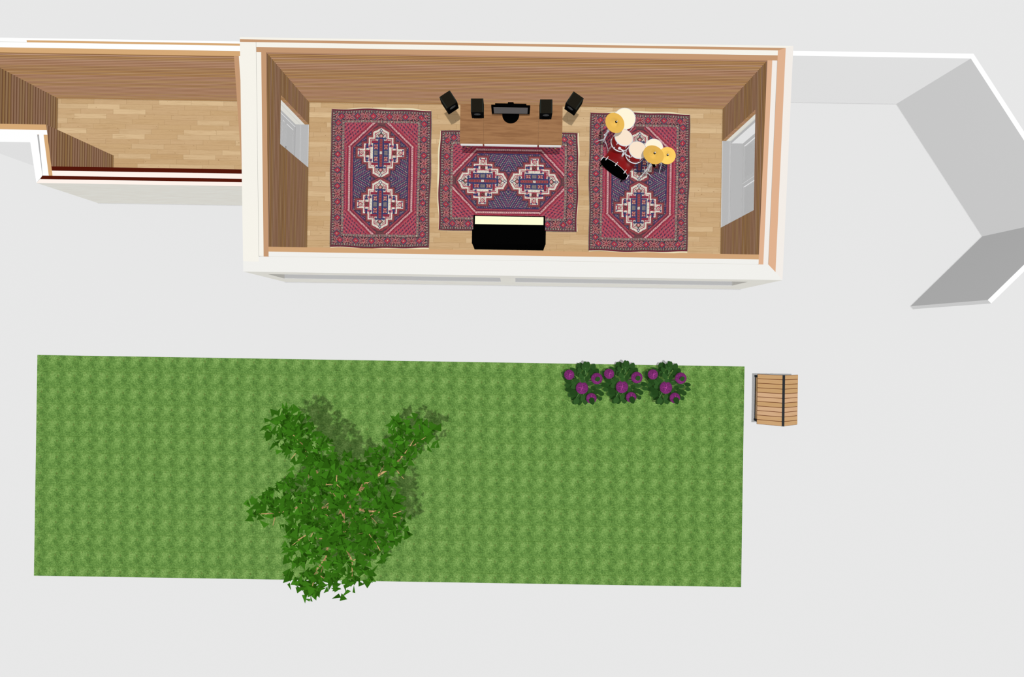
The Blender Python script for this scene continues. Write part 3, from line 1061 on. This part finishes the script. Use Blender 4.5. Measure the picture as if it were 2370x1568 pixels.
# ================================================================== PIANO
pu0, pu1 = at(1098.2, 577, 0)[0], at(1257.6, 580, 0)[0]
pS = at(1178, 578.5, 0)[1] - 0.004
pw = pu1 - pu0
piano = thing('upright_piano', ((pu0 + pu1) / 2, pS, FL))
tag(piano, 'black upright piano with ivory keyboard against the front wall', 'piano')
hw = pw / 2
PH = 1.06
b = MB()
b.box(-hw, hw, 0.0, 0.245, 0.0, PH - 0.03)                      # upright case
b.box(-hw + 0.03, hw - 0.03, 0.245, 0.36, 0.06, 0.58)          # lower panel
case = b.build('case', 'blackgloss', piano, bevel=0.005)
b = MB(); b.box(-hw - 0.003, hw + 0.003, -0.003, 0.258, PH - 0.03, PH)
b.build('lid', 'blackgloss', piano, bevel=0.006)
KZ = 0.615
yk1 = at(1178, 500.2, KZ + 0.08)[1] - pS + 0.012
b = MB(); b.box(-hw, hw, 0.245, yk1, KZ - 0.06, KZ)
kb = b.build('key_bed', 'blackgloss', piano, bevel=0.004)
for s in (-1, 1):
    xa, xb = (hw - 0.030, hw) if s > 0 else (-hw, -hw + 0.030)
    b = MB(); b.box(xa, xb, 0.245, yk1, KZ, KZ + 0.075)
    b.build('key_cheek', 'blackgloss', kb, bevel=0.004)
yk0 = at(1178, 521.0, KZ + 0.03)[1] - pS
b = MB(); b.box(-hw + 0.031, hw - 0.031, yk0, yk1 - 0.018, KZ + 0.001, KZ + 0.03)
b.build('keyboard', 'ivory', piano)
b = MB(); b.box(-hw + 0.031, hw - 0.031, 0.246, yk0 - 0.001, KZ + 0.001, KZ + 0.085)
b.build('fallboard', 'blackgloss', piano)
b = MB(); b.box(-hw + 0.031, hw - 0.031, yk1 - 0.0175, yk1 - 0.002, KZ + 0.001, KZ + 0.032)
b.build('key_slip', 'blackgloss', kb)
for s in (-1, 1):
    z0 = RT - FL
    b = MB(); b.prism([(s * (hw - 0.05) - 0.035, yk1 - 0.10), (s * (hw - 0.05) + 0.035, yk1 - 0.10), (s * (hw - 0.05) + 0.035, yk1 - 0.03), (s * (hw - 0.05) - 0.035, yk1 - 0.03)], z0, KZ - 0.06)
    b.build('leg', 'blackgloss', piano, bevel=0.004)
for x in (-0.07, 0.0, 0.07):
    b = MB(); b.box(x - 0.012, x + 0.012, 0.36, 0.44, 0.05, 0.062)
    b.build('pedal', 'hatgold', piano)

# ================================================================== DRUMS
def axis_matrix(p, axis):
    z = Vector(axis).normalized()
    return Matrix.Translation(p) @ z.to_track_quat('Z', 'Y').to_matrix().to_4x4()

def px_dir(ix, iy):
    """picture direction (right, down) to plan direction"""
    X, Y = ix, -iy
    v = Vector((X * CT - Y * ST, X * ST + Y * CT, 0))
    return v.normalized()

def drum(name, parent, c, axis, r, depth, head_mat, lugs=6, phase=0.0, resonant=True):
    """shell with hoops, lugs and head; c is the centre of the playing head, in the parent's frame"""
    M4 = axis_matrix(c, axis)
    b = MB()
    b.lathe([(r * 0.985, -depth), (r * 0.985, -0.004)], M4, 40)
    sh = b.build(name, 'redshell', parent)
    for h0 in (-0.022, -depth - 0.004):
        b = MB(); b.lathe([(r * 0.98, h0), (r * 1.03, h0), (r * 1.03, h0 + 0.026), (r * 0.985, h0 + 0.026)], M4, 40, caps=False)
        b.build('hoop', 'chrome', sh)
    b = MB(); b.lathe([(r * 0.984, -0.003), (r * 0.984, 0.0005)], M4, 40)
    b.build('drum_head', head_mat, sh)
    for k in range(lugs):
        a = phase + 2 * math.pi * k / lugs
        lx, ly = r * 1.04 * math.cos(a), r * 1.04 * math.sin(a)
        for za_, zb_ in ((-0.01, -min(depth * 0.45, 0.075)), (-depth, -depth + min(depth * 0.4, 0.07))):
            b = MB()
            b.tube([(lx, ly, za_), (lx, ly, zb_)], 0.006, 8)
            b.xform(M4)
            b.build('lug', 'chrome', sh)
    return sh

# --- bass drum with two mounted toms
kz = RT
fdir = px_dir(-0.60, 0.80)                       # front of the bass drum
BR = 0.285
fc = gp(231.5, 385.5)                            # plan point of the front head
root = thing('bass_drum', (fc.x, fc.y, kz))
tag(root, 'large dark red bass drum with black front and two toms mounted on it', 'drum')
base = Vector((fc.x, fc.y, kz))
cz = BR + 0.018
M4 = axis_matrix((0, 0, cz), fdir)
BD = 0.43
b = MB(); b.lathe([(BR, -BD), (BR, -0.006)], M4, 56)
shell = b.build('shell', 'redshell', root)
for h0, h1 in ((-0.03, 0.04), (-BD, -BD + 0.035)):
    b = MB(); b.lathe([(BR + 0.001, h0), (BR + 0.014, h0), (BR + 0.014, h1), (BR + 0.001, h1), (BR + 0.001, h0)], M4, 56, caps=False)
    b.build('hoop', 'blackhead', shell)
b = MB(); b.lathe([(BR - 0.001, -0.005), (BR - 0.001, 0.0)], M4, 56)
b.build('front_head', 'blackhead', shell)
b = MB(); b.lathe([(BR + 0.0005, -0.034), (BR + 0.0160, -0.034), (BR + 0.0160, -0.028), (BR + 0.0145, -0.028)], M4, 56, caps=False)
b.build('hoop_line', 'chrome', shell)
upv = M4.to_3x3().inverted() @ Vector((0, 0, 1))
a0 = math.atan2(upv.y, upv.x)
for k in range(8):
    a = a0 + math.radians(2) + k * math.pi / 4
    b = MB()
    x, y = math.cos(a), math.sin(a)
    q = BR + 0.022
    b.tube([(q * x, q * y, 0.012), (q * x, q * y, -0.075)], 0.008, 8)
    b.xform(M4)
    b.build('claw', 'chrome', shell)
side = Vector((0, 0, 1)).cross(fdir).normalized()
for s in (-1, 1):
    p = -fdir * 0.10 + side * s * (BR * 0.8) + Vector((0, 0, 0.14))
    q = fdir * 0.05 + side * s * (BR * 0.9) ; q.z = 0.014
    b = MB(); b.tube([p, q], 0.010, 8); b.tube([q - Vector((0, 0, 0.013)), q + Vector((0, 0, 0.012))], 0.014, 8)
    b.build('spur', 'blackhead', root)
# beater pedal behind
pb = -fdir * (BD + 0.11)
b = MB(); b.box(-0.04, 0.04, -0.12, 0.10, 0.0, 0.014)
b.tube([(0, 0.08, 0.01), (0, 0.08, 0.2)], 0.008, 8); b.tube([(0, 0.07, 0.18), (0, 0.10, 0.32)], 0.006, 8)
b.xform(Matrix.Translation(pb) @ Matrix.Rotation(math.atan2(fdir.y, fdir.x) - math.pi / 2, 4, 'Z'))
b.build('kick_pedal', 'steel', root)
# toms
def local(v): return Vector(v) - base
def head_at(px, py, z):
    x, y = at(px, py, z); return Vector((x, y, z))
TZ = 0.90
t1 = local(head_at(1443.8, 318.2, TZ)); t1b = local(head_at(1433.9, 332.6, TZ - 0.215))
t2 = local(head_at(1476.6, 347.0, TZ)); t2b = local(head_at(1467.6, 359.6, TZ - 0.215))
for (tp, bt, rr) in ((t1, t1b, 0.175), (t2, t2b, 0.173)):
    ax = (tp - bt)
    drum('tom_shell', root, tp, ax, rr, ax.length, 'headpeach', 6, 0.4)
# tom holder
pbase = local(head_at(1440.0, 361.8, 0.585))
b = MB()
pt = pbase + Vector((0.01, 0.03, 0.16))
b.lathe([(0.036, -0.03), (0.036, 0.006), (0.028, 0.014)], Matrix.Translation(pbase), 20)
b.tube([pbase, pt], 0.020, 14)
e1 = local(head_at(1433.8, 343.6, 0.86)); e2 = local(head_at(1457.6, 361.9, 0.85))
b.tube([pt, pt + (e1 - pt) * 0.5 + Vector((0.015, 0.0, 0.02)), e1], 0.013, 10)
b.tube([pt, pt + (e2 - pt) * 0.5 + Vector((0.0, -0.02, 0.02)), e2], 0.013, 10)
for e_, tt, tb in ((e1, t1, t1b), (e2, t2, t2b)):
    axm = tb + (tt - tb) * 0.5
    dirn = Vector((axm.x - e_.x, axm.y - e_.y, 0)).normalized()
    b.tube([e_ - dirn * 0.02, e_ + dirn * 0.05], 0.026, 14)
b.build('tom_holder', 'chrome', root)

# --- floor tom
FZ = 0.62
ftc = head_at(1445.8, 275.0, FZ)
ft = thing('floor_tom', (ftc.x, ftc.y, FL))
tag(ft, 'dark red floor tom with wide cream head, next to the back wall', 'drum')
drum('shell', ft, (0, 0, FZ - FL), (0, 0, 1), 0.203, 0.40, 'headcream', 8, 0.2)
for k in range(3):
    a = 0.9 + k * 2 * math.pi / 3
    b = MB(); x, y = 0.218 * math.cos(a), 0.218 * math.sin(a)
    zg = (RT - FL) if (ftc.y + y) < at(1445, 259)[1] else 0.0
    b.tube([(x, y, 0.40), (x, y, 0.06), (x * 1.12, y * 1.12, zg)], 0.008, 8)
    b.build('leg', 'chrome', ft)

def tripod(b, top, r, spread_dirs, zg=0.0, tube=0.007):
    for d in spread_dirs:
        b.tube([(0, 0, top), (d[0], d[1], zg + tube)], tube, 8)

# --- snare on its stand
SZ = 0.64
snc = head_at(1513.0, 343.2, SZ)
sn = thing('snare_drum', (snc.x, snc.y, kz))
tag(sn, 'shallow red snare drum with cream head, half hidden under a cymbal', 'drum')
drum('shell', sn, (0, 0, SZ - kz), (0, 0, 1), 0.176, 0.14, 'headcream', 8, 0.1)
b = MB(); b.tube([(0, 0, 0.10), (0, 0, SZ - kz - 0.20)], 0.011, 10)
for k in range(3):
    a = 0.3 + k * 2 * math.pi / 3; x, y = math.cos(a), math.sin(a)
    b.tube([(0, 0, SZ - kz - 0.2), (0.17 * x, 0.17 * y, SZ - kz - 0.148)], 0.008, 8)
    b.tube([(0, 0, 0.22), (0.15 * x, 0.15 * y, 0.008)], 0.008, 8)
b.build('stand', 'chrome', sn)

# --- cymbals
def cymbal_profile(r, up=0.030):
    return [(0.006, up * 1.7), (r * 0.17, up * 1.5), (r * 0.27, up * 1.05), (r * 0.32, up * 0.55), (r * 0.6, up * 0.34), (r, 0.0)]
def cymbal(parent, c, axis, r, mat, up=0.030):
    M4 = axis_matrix(c, axis)
    b = MB()
    pr = cymbal_profile(r, up)
    b.lathe(pr[::-1] + [(0.006, up * 1.7 + 0.001)], M4, 48, caps=False)
    b.lathe([(q[0], q[1] - 0.002) for q in pr], M4, 48, caps=False)
    cy = b.build('cymbal', mat, parent)
    b = MB(); b.lathe([(0.022, up * 1.5), (0.022, up * 1.5 + 0.012), (0.014, up * 1.5 + 0.02)], M4, 18)
    b.build('felt_washer', 'blackgloss', cy)
    b = MB(); b.lathe([(0.009, up * 1.5 + 0.01), (0.009, up * 1.5 + 0.045)], M4, 12)
    b.build('wing_nut', 'chrome', cy)
    return cy

def lean(dirv, deg):
    a = math.radians(deg)
    return Vector((dirv.x * math.sin(a), dirv.y * math.sin(a), math.cos(a)))

def crash_stand(name, label, foot, zc, cpx, dirv, deg, r, mat, legs, ztop):
    o = thing(name, (foot.x, foot.y, kz))
    tag(o, label, 'cymbal')
    c = head_at(cpx[0], cpx[1], zc) - Vector((foot.x, foot.y, kz))
    ax = lean(dirv, deg)
    cymbal(o, c - ax * 0.02, ax, r, mat)
    b = MB()
    b.tube([(0, 0, 0.10), (0, 0, 0.62)], 0.014, 12)
    b.tube([(0, 0, 0.60), (0, 0, ztop)], 0.010, 12)
    b.lathe([(0.019, 0.58), (0.019, 0.63)], None, 14)
    pole = b.build('pole', 'chrome', o)
    b = MB()
    top = Vector((0, 0, ztop))
    b.lathe([(0.024, ztop - 0.03), (0.028, ztop), (0.02, ztop + 0.03)], None, 14)
    dd_ = (c - top)
    b.tube([top - dd_ * 0.45, top, c - ax * 0.02], [0.008, 0.008, 0.007], 10)
    b.tube([top - dd_ * 0.52, top - dd_ * 0.45], 0.014, 10)
    b.build('boom_arm', 'chrome', o)
    for l in legs:
        v = gp(*l) - gp(0, 0)
        b = MB(); b.tube([(0, 0, 0.30), (v.x * 0.55, v.y * 0.55, 0.17), (v.x, v.y, 0.008)], 0.007, 8)
        b.tube([(0, 0, 0.12), (v.x * 0.5, v.y * 0.5, 0.17)], 0.005, 8)
        b.build('leg', 'chrome', o)
    return o
crash_stand('crash_cymbal', 'tilted golden crash cymbal on chrome boom stand, overlapping the floor tom', gp(209.5, 453.5), 1.22, (1424.4, 283.6), px_dir(0.93, -0.36), 22, 0.196, 'cymbal',
            [(-17, 0.5), (11.5, -15), (7, 16)], 0.93)
crash_stand('crash_cymbal', 'tilted golden crash cymbal on chrome boom stand, overlapping the snare and the hi-hat', gp(302.5, 380.0), 1.15, (1513.6, 357.0), px_dir(0.50, -0.87), 22, 0.200, 'cymbal',
            [(-11, -13), (20, -7), (2, 18)], 0.90)

hc = head_at(1544.2, 360.2, 0.86)
hh = thing('hi_hat', (hc.x, hc.y, kz))
tag(hh, 'pair of bright golden hi-hat cymbals lying flat at the right end of the drums', 'cymbal')
cymbal(hh, Vector((0, 0, 0.86 - kz)), (0, 0, 1), 0.162, 'hatgold')
M4 = Matrix.Translation((0, 0, 0.83 - kz)) @ Matrix.Rotation(math.pi, 4, 'X')
b = MB(); b.lathe([(0.006, 0.034)] + cymbal_profile(0.162)[1:], M4, 40, caps=False); b.build('bottom_cymbal', 'hatgold', hh)
b = MB(); b.tube([(0, 0, 0.05), (0, 0, 0.80 - kz)], 0.011, 10); b.tube([(0, 0, 0.7), (0, 0, 0.99 - kz)], 0.004, 8)
b.build('pole', 'chrome', hh)
for k in range(3):
    v = gp([(-1, -20.5), (17, 10), (-17, 10)][k][0], [(-1, -20.5), (17, 10), (-17, 10)][k][1])
    b = MB(); b.tube([(0, 0, 0.32), (v.x, v.y, 0.008)], 0.007, 8)
    b.build('leg', 'chrome', hh)
b = MB(); b.box(-0.025, 0.025, -0.06, 0.06, 0.004, 0.02)
b.xform(Matrix.Translation(gp(-14, 0)) @ Matrix.Rotation(0.5, 4, 'Z'))
b.build('foot_pedal', 'blackgloss', hh)

# ================================================================== KENNEL
ec = (at(1739.9, 920)[0] + at(1830.9, 920)[0]) / 2
kv0, kv1 = at(1785, 978.3)[1], at(1785, 865.2)[1]
kc = ((at(1739.9, 921)[0] + at(1830.9, 921)[0]) / 2, (kv0 + kv1) / 2)
ken = thing('dog_kennel', (kc[0], kc[1], 0.0))
tag(ken, 'small wooden dog kennel with boarded pitched roof beside the lawn', 'kennel')
hx, hy = 45.5 * G, (kv1 - kv0) / 2
ez, rz_ = 0.385, 0.755
nb = 11
bw = 2 * hy / nb
for s in (-1, 1):
    b = MB(); g2 = MB()
    th = 0.018
    for i in range(nb):
        y0 = -hy + i * bw + 0.006; y1 = -hy + (i + 1) * bw - 0.006
        xe, xr = s * hx, s * 0.006
        vs = [(xe, y0, ez - th), (xe, y1, ez - th), (xr, y1, rz_ - th), (xr, y0, rz_ - th),
              (xe, y0, ez), (xe, y1, ez), (xr, y1, rz_), (xr, y0, rz_)]
        fs = [(0, 1, 2, 3), (4, 7, 6, 5), (0, 4, 5, 1), (1, 5, 6, 2), (2, 6, 7, 3), (3, 7, 4, 0)]
        if s > 0: fs = [f[::-1] for f in fs]
        b.add(vs, [f[::-1] for f in fs])
    ro = b.build('roof_boards', 'boards', ken)
    b = MB()
    xe, xr = s * (hx - 0.0005), s * 0.004
    zo = -0.008
    vs = [(xe, -hy, ez - 0.03), (xe, hy, ez - 0.03), (xr, hy, rz_ - 0.03), (xr, -hy, rz_ - 0.03),
          (xe, -hy, ez + zo), (xe, hy, ez + zo), (xr, hy, rz_ + zo), (xr, -hy, rz_ + zo)]
    fs = [(0, 1, 2, 3), (4, 7, 6, 5), (0, 4, 5, 1), (1, 5, 6, 2), (2, 6, 7, 3), (3, 7, 4, 0)]
    if s < 0: fs = [f[::-1] for f in fs]
    b.add(vs, fs)
    b.build('roof_decking', 'boardgap', ro)
b = MB()
sl = (rz_ - ez) / hx
cw = 0.030
b.add([(-cw, -hy - 0.002, rz_ - sl * cw + 0.004), (0, -hy - 0.002, rz_ + 0.012), (cw, -hy - 0.002, rz_ - sl * cw + 0.004),
       (-cw, hy + 0.002, rz_ - sl * cw + 0.004), (0, hy + 0.002, rz_ + 0.012), (cw, hy + 0.002, rz_ - sl * cw + 0.004)],
      [(0, 1, 4, 3), (1, 2, 5, 4), (0, 2, 1), (3, 4, 5), (0, 3, 5, 2)])
b.build('ridge_cap', 'charcoal', ken)
wx, wy = hx - 8.0 * G, hy - 6.3 * G
b = MB()
zt = rz_ - sl * wx - 0.05
b.box(-wx, -wx + 0.02, -wy, wy, 0.02, zt); b.box(wx - 0.02, wx, -wy, wy, 0.02, zt)
for y0, y1 in ((-wy, -wy + 0.02), (wy - 0.02, wy)):
    b.add([(-wx + 0.02, y0, 0.02), (wx - 0.02, y0, 0.02), (wx - 0.02, y0, zt), (0, y0, rz_ - 0.05), (-wx + 0.02, y0, zt),
           (-wx + 0.02, y1, 0.02), (wx - 0.02, y1, 0.02), (wx - 0.02, y1, zt), (0, y1, rz_ - 0.05), (-wx + 0.02, y1, zt)],
          [(0, 1, 2, 3, 4), (9, 8, 7, 6, 5), (0, 5, 6, 1), (1, 6, 7, 2), (2, 7, 8, 3), (3, 8, 9, 4), (4, 9, 5, 0)])
b.build('wall_boards', 'boards', ken)
for sx in (-1, 1):
    for sy in (-1, 1):
        b = MB(); x, y = sx * wx, sy * wy
        b.box(x - 0.022, x + 0.022, y - 0.022, y + 0.022, 0.0, zt - 0.005)
        b.build('corner_post', 'charcoal', ken)
for s in (-1, 1):
    b = MB(); b.box(s * (wx + 0.003) - 0.008, s * (wx + 0.003) + 0.008, -wy, wy, 0.0, 0.03)
    b.build('base_rail', 'charcoal', ken)

# ================================================================== FLOWERING SHRUBS
leafs = [(525, 172, .62), (503, 212, .55), (430, 258, .50), (612, 300, .48), (500, 318, .40), (452, 368, .55), (548, 408, .5), (482, 436, .62),
         (378, 432, .45), (345, 462, .40), (350, 520, .36), (255, 438, .38), (722, 405, .74), (718, 505, .40), (822, 500, .46), (842, 570, .30),
         (650, 548, .44), (692, 606, .52), (742, 612, .42), (762, 722, .28), (482, 708, .38), (376, 758, .50), (338, 776, .46), (626, 752, .66),
         (596, 605, .42), (655, 645, .5), (560, 480, .34), (610, 465, .3), (585, 360, .36), (660, 340, .3), (330, 380, .3), (300, 480, .26),
         (420, 330, .28), (410, 640, .28), (330, 620, .24), (540, 640, .3), (700, 690, .34), (780, 640, .34), (560, 250, .3), (420, 220, .25),
         (250, 500, .2), (300, 560, .2), (350, 680, .2), (470, 600, .2), (640, 220, .22), (690, 300, .22), (270, 300, .2), (330, 270, .2),
         (460, 200, .2), (560, 700, .2), (740, 520, .2), (300, 640, .2), (430, 760, .2), (560, 180, .3), (200, 330, .2), (230, 380, .2),
         (380, 560, .18), (450, 520, .18), (270, 560, .18), (520, 560, .18), (610, 680, .2), (400, 700, .16), (520, 740, .16), (680, 440, .2), (380, 300, .16)]
flowers = [(262, 335, 82, .56), (470, 548, 100, .60), (708, 396, 92, .62), (620, 715, 85, .52)]
def zs(x, y, z):      # zoomed note coordinates of the first shrub to its own frame
    a = at(1280 + x / 6.97, 820 + y / 6.97, z)
    return Vector((a[0] - sh0[0], a[1] - sh0[1], z))
sh0 = at(1351.0, 886.5, 0.0)
def make_shrub():
    rnd = random.Random(5)
    root = thing('flowering_shrub', (sh0[0], sh0[1], 0.008))
    b = MB()
    for (x, y, z) in leafs:
        c = zs(x, y, z)
        r = (0.054 if z > 0.25 else 0.068) * rnd.uniform(0.85, 1.15)  # low leaves run larger, added to thicken the shade on the grass
        nrm = Vector((rnd.uniform(-.5, .5), rnd.uniform(-.5, .5), 1)).normalized()
        out = Vector((c.x, c.y, 0)); out = out.normalized() if out.length > 0.01 else Vector((1, 0, 0))
        t1_ = (out - nrm * out.dot(nrm)).normalized(); t2_ = nrm.cross(t1_)
        ring = []
        n = 12
        for k in range(n):
            a = 2 * math.pi * k / n
            tip = 1.0 + 0.22 * max(0, math.cos(a)) ** 6
            ring.append(c + t1_ * (r * 1.1 * tip * math.cos(a)) + t2_ * (r * 0.9 * math.sin(a)) - nrm * 0.012 * (1 + math.cos(2 * a)) * 0.6)
        o = len(b.v)
        b.v.append(tuple(c)); b.v += [tuple(q) for q in ring]
        for k in range(n):
            b.f.append((o, o + 1 + k, o + 1 + (k + 1) % n)); b.mi.append(0); b.sm.append(True)
    b.build('foliage', 'shrubleaf', root)
    b = MB()
    for (x, y, z) in leafs[::2]:
        c = zs(x, y, z)
        if z < 0.3: continue
        mid_ = Vector((c.x * 0.55, c.y * 0.55, z * 0.75))
        b.tube([(c.x * 0.1, c.y * 0.1, 0.012), mid_, c - Vector((0, 0, 0.01))], [0.008, 0.006, 0.004], 6)
    b.build('stems', 'shrubstem', root)
    for (x, y, r, z) in flowers:
        c = zs(x, y, z); rr = r / 6.97 * G / 1.03
        b = MB()
        prof = [(rr * math.cos(a) + 1e-4, rr * 0.62 * math.sin(a)) for a in np.linspace(-1.35, 1.555, 14)]
        b.lathe(prof, Matrix.Translation(c - Vector((0, 0, rr * 0.3))), 28)
        b.tube([(c.x * 0.2, c.y * 0.2, 0.012), (c.x * 0.7, c.y * 0.7, z * 0.6), c - Vector((0, 0, rr * 0.6))], [0.007, 0.006, 0.005], 6)
        fl_ = b.build('flower_head', 'flower', root)
        b = MB()
        for k in range(3):
            a = rnd.uniform(0, 6.28)
            pts = []
            for q in (0.0, 0.3, 0.62):
                xx, yy = rr * q * math.cos(a + q * 0.4), rr * q * math.sin(a + q * 0.4)
                zz = 0.62 * math.sqrt(max(0, rr * rr - xx * xx - yy * yy)) - rr * 0.3 + 0.001
                pts.append(c + Vector((xx, yy, zz)))
            b.tube(pts, [0.0045, 0.0035, 0.002], 6)
        b.build('flower_veins', 'pinkstem', fl_)
    return root
shrub = make_shrub()
GS = 'magenta flowering shrubs at the top edge of the lawn'
tag(shrub, 'magenta flowering shrub at the lawn edge, leftmost of the three', 'shrub', GS)
for (ddx, ddy, lab) in ((92.0, -2.3, 'magenta flowering shrub at the lawn edge, between the other two'),
                        (193.0, -0.8, 'magenta flowering shrub at the lawn edge, rightmost of the three and nearest the kennel')):
    o = copy_tree(shrub)
    a = at(1351.0 + ddx / 1.0, 886.5 + ddy, 0.0)
    # the heads stand about half a metre up, so the picture shift is a little more than the plan shift
    o.location = (sh0[0] + (a[0] - sh0[0]) / 1.03, sh0[1] + (a[1] - sh0[1]) / 1.03, 0.008)
    tag(o, lab, 'shrub', GS)

# ================================================================== TREE
tx, ty = at(846, 1122, 0.0)
tree = thing('young_tree', (tx, ty, 0.008))
tag(tree, 'young broad tree with bright green angular leaves on the lawn', 'tree')
rt = random.Random(11)
cl = [(660, 1000, 2.25, .42, 70), (700, 1030, 2.3, .40, 60), (735, 1070, 2.35, .42, 70), (780, 1100, 2.4, .42, 70), (668, 975, 2.2, .28, 30),
      (955, 1010, 1.75, .40, 62), (985, 1010, 1.7, .28, 26), (915, 1050, 1.9, .38, 52), (868, 1085, 2.1, .38, 52), (920, 980, 1.7, .2, 9),
      (605, 1180, 2.35, .26, 42), (650, 1150, 2.35, .34, 42), (700, 1130, 2.35, .38, 46), (700, 1185, 2.35, .36, 46),
      (752, 1165, 2.45, .42, 56), (820, 1150, 2.4, .42, 56), (885, 1150, 2.2, .36, 44), (915, 1190, 2.1, .32, 40),
      (740, 1225, 2.4, .42, 60), (800, 1225, 2.4, .45, 66), (870, 1225, 2.2, .42, 60), (680, 1240, 2.3, .33, 40), (920, 1235, 2.05, .2, 14),
      (760, 1280, 2.3, .42, 54), (820, 1270, 2.3, .38, 46), (870, 1270, 2.1, .26, 20), (700, 1290, 2.25, .30, 24),
      (700, 1335, 2.25, .30, 34), (745, 1345, 2.25, .30, 36), (800, 1320, 2.2, .28, 22), (842, 1330, 2.1, .24, 22), (720, 1370, 2.2, .2, 18), (792, 1362, 2.15, .22, 14)]
b = MB()
pts_c = []
for (px, py, z, r, n) in cl:
    c = at(px, py, z)
    C = Vector((c[0] - tx, c[1] - ty, z))
    pts_c.append(C)
    nn = int(n * 0.9)
    for layer in range(nn + nn // 3):
        low = layer >= nn
        # points in a flattened ball
        while True:
            q = Vector((rt.uniform(-1, 1), rt.uniform(-1, 1), rt.uniform(-1, 1)))
            if q.length < 1: break
        P = C + Vector((q.x * r, q.y * r, q.z * r * 0.6))
        if low:
            P = Vector((P.x * 0.92, P.y * 0.92, P.z - rt.uniform(0.25, 0.6)))  # extra leaves under the crown, added to fill out its ground shadow
        s = rt.uniform(0.060, 0.100)
        nrm = Vector((rt.gauss(0, 1.0), rt.gauss(0, 1.0), 1.0)).normalized()
        t1_ = nrm.orthogonal().normalized()
        t1_.rotate(Matrix.Rotation(rt.uniform(0, 6.28), 3, nrm))
        t2_ = nrm.cross(t1_)
        A = P + t1_ * s * 1.15
        B = P - t1_ * s * 0.75 + t2_ * s * rt.uniform(0.7, 1.0)
        D_ = P - t1_ * s * 0.75 - t2_ * s * rt.uniform(0.7, 1.0)
        b.add([A, B, D_], [(0, 1, 2)])
b.build('foliage', 'treeleaf', tree)
b = MB()
fork = Vector((at(793, 1168, 1.6)[0] - tx, at(793, 1168, 1.6)[1] - ty, 1.5))
b.tube([(0, 0, 0.005), (0.02, 0.01, 0.6), fork * 0.7 + Vector((0, 0, 0.0)), fork], [0.060, 0.050, 0.044, 0.036], 12)
b.build('trunk', 'bark', tree)
rb = random.Random(4)
tips = [(672, 1000, 2.3), (985, 1012, 1.8), (600, 1190, 2.4), (722, 1365, 2.3), (930, 1200, 2.15), (815, 1340, 2.25), (690, 1250, 2.4), (780, 1100, 2.5), (880, 1275, 2.2)]
for i, (px, py, z) in enumerate(tips):
    a = at(px, py, z); E = Vector((a[0] - tx, a[1] - ty, z))
    b = MB()
    pts = []
    for q in (0, .2, .4, .6, .8, 1.0):
        p = fork.lerp(E, q)
        if 0 < q < 1: p += Vector((rb.uniform(-.05, .05), rb.uniform(-.05, .05), 0.06 * math.sin(q * 3.14)))
        pts.append(p)
    b.tube(pts, [0.028, 0.024, 0.020, 0.015, 0.011, 0.006], 8)
    for q in (2, 3, 4):
        d = Vector((rb.uniform(-1, 1), rb.uniform(-1, 1), 0.3)).normalized() * 0.3
        b.tube([pts[q], pts[q] + d * 0.5 + Vector((0, 0, 0.02)), pts[q] + d], [0.010, 0.008, 0.004], 6)
    b.build('branch', 'bark', tree)

# ================================================================== LIGHT
def sun(name, horiz, up, shadow, angle=0.0):
    """a distant lamp: horiz = light given to an upright face towards it, up = light given to the ground"""
    l = bpy.data.lights.new(name, 'SUN')
    d = Vector((-horiz[0], -horiz[1], -up))          # travel direction
    l.energy = math.pi * d.length
    l.angle = angle
    l.use_shadow = shadow
    o = bpy.data.objects.new(name, l)
    o.rotation_euler = d.to_track_quat('-Z', 'Y').to_euler()
    o.location = (0, 0, 12)
    COL.objects.link(o)
sun('noon_sun', (0.0, 0.0), 0.58, True, math.radians(1.0))
sun('fill_sun_front_left', (-0.46, -0.385), 0.161, False)  # shadowless fill lamp, added to light the upright faces
sun('fill_sun_front_right', (0.46, -0.385), 0.161, False)  # its mirror twin, also an added fill without shadows
sun('fill_sun_back', (0.0, 0.49), 0.161, False)  # added shadowless fill for faces turned to the back
w = bpy.data.worlds.new('pale_sky')
scene.world = w
w.use_nodes = True
w.node_tree.nodes['Background'].inputs[0].default_value = (1, 1, 1, 1)
w.node_tree.nodes['Background'].inputs[1].default_value = 0.03
scene.cycles.diffuse_bounces = 0

# ================================================================== CAMERA
cd = bpy.data.cameras.new('camera')
cam = bpy.data.objects.new('camera', cd)
COL.objects.link(cam)
cam.location = (0, 0, HC)
cam.rotation_euler = (0, 0, TH)
cd.sensor_fit = 'HORIZONTAL'
cd.sensor_width = 36.0
cd.lens = 36.0 * F / 2370.0
cd.clip_end = 200
scene.camera = cam

vs = scene.view_settings
vs.view_transform = 'Standard'
vs.look = 'None'
vs.exposure = 0.0
vs.gamma = 1.0
vs.use_curve_mapping = False
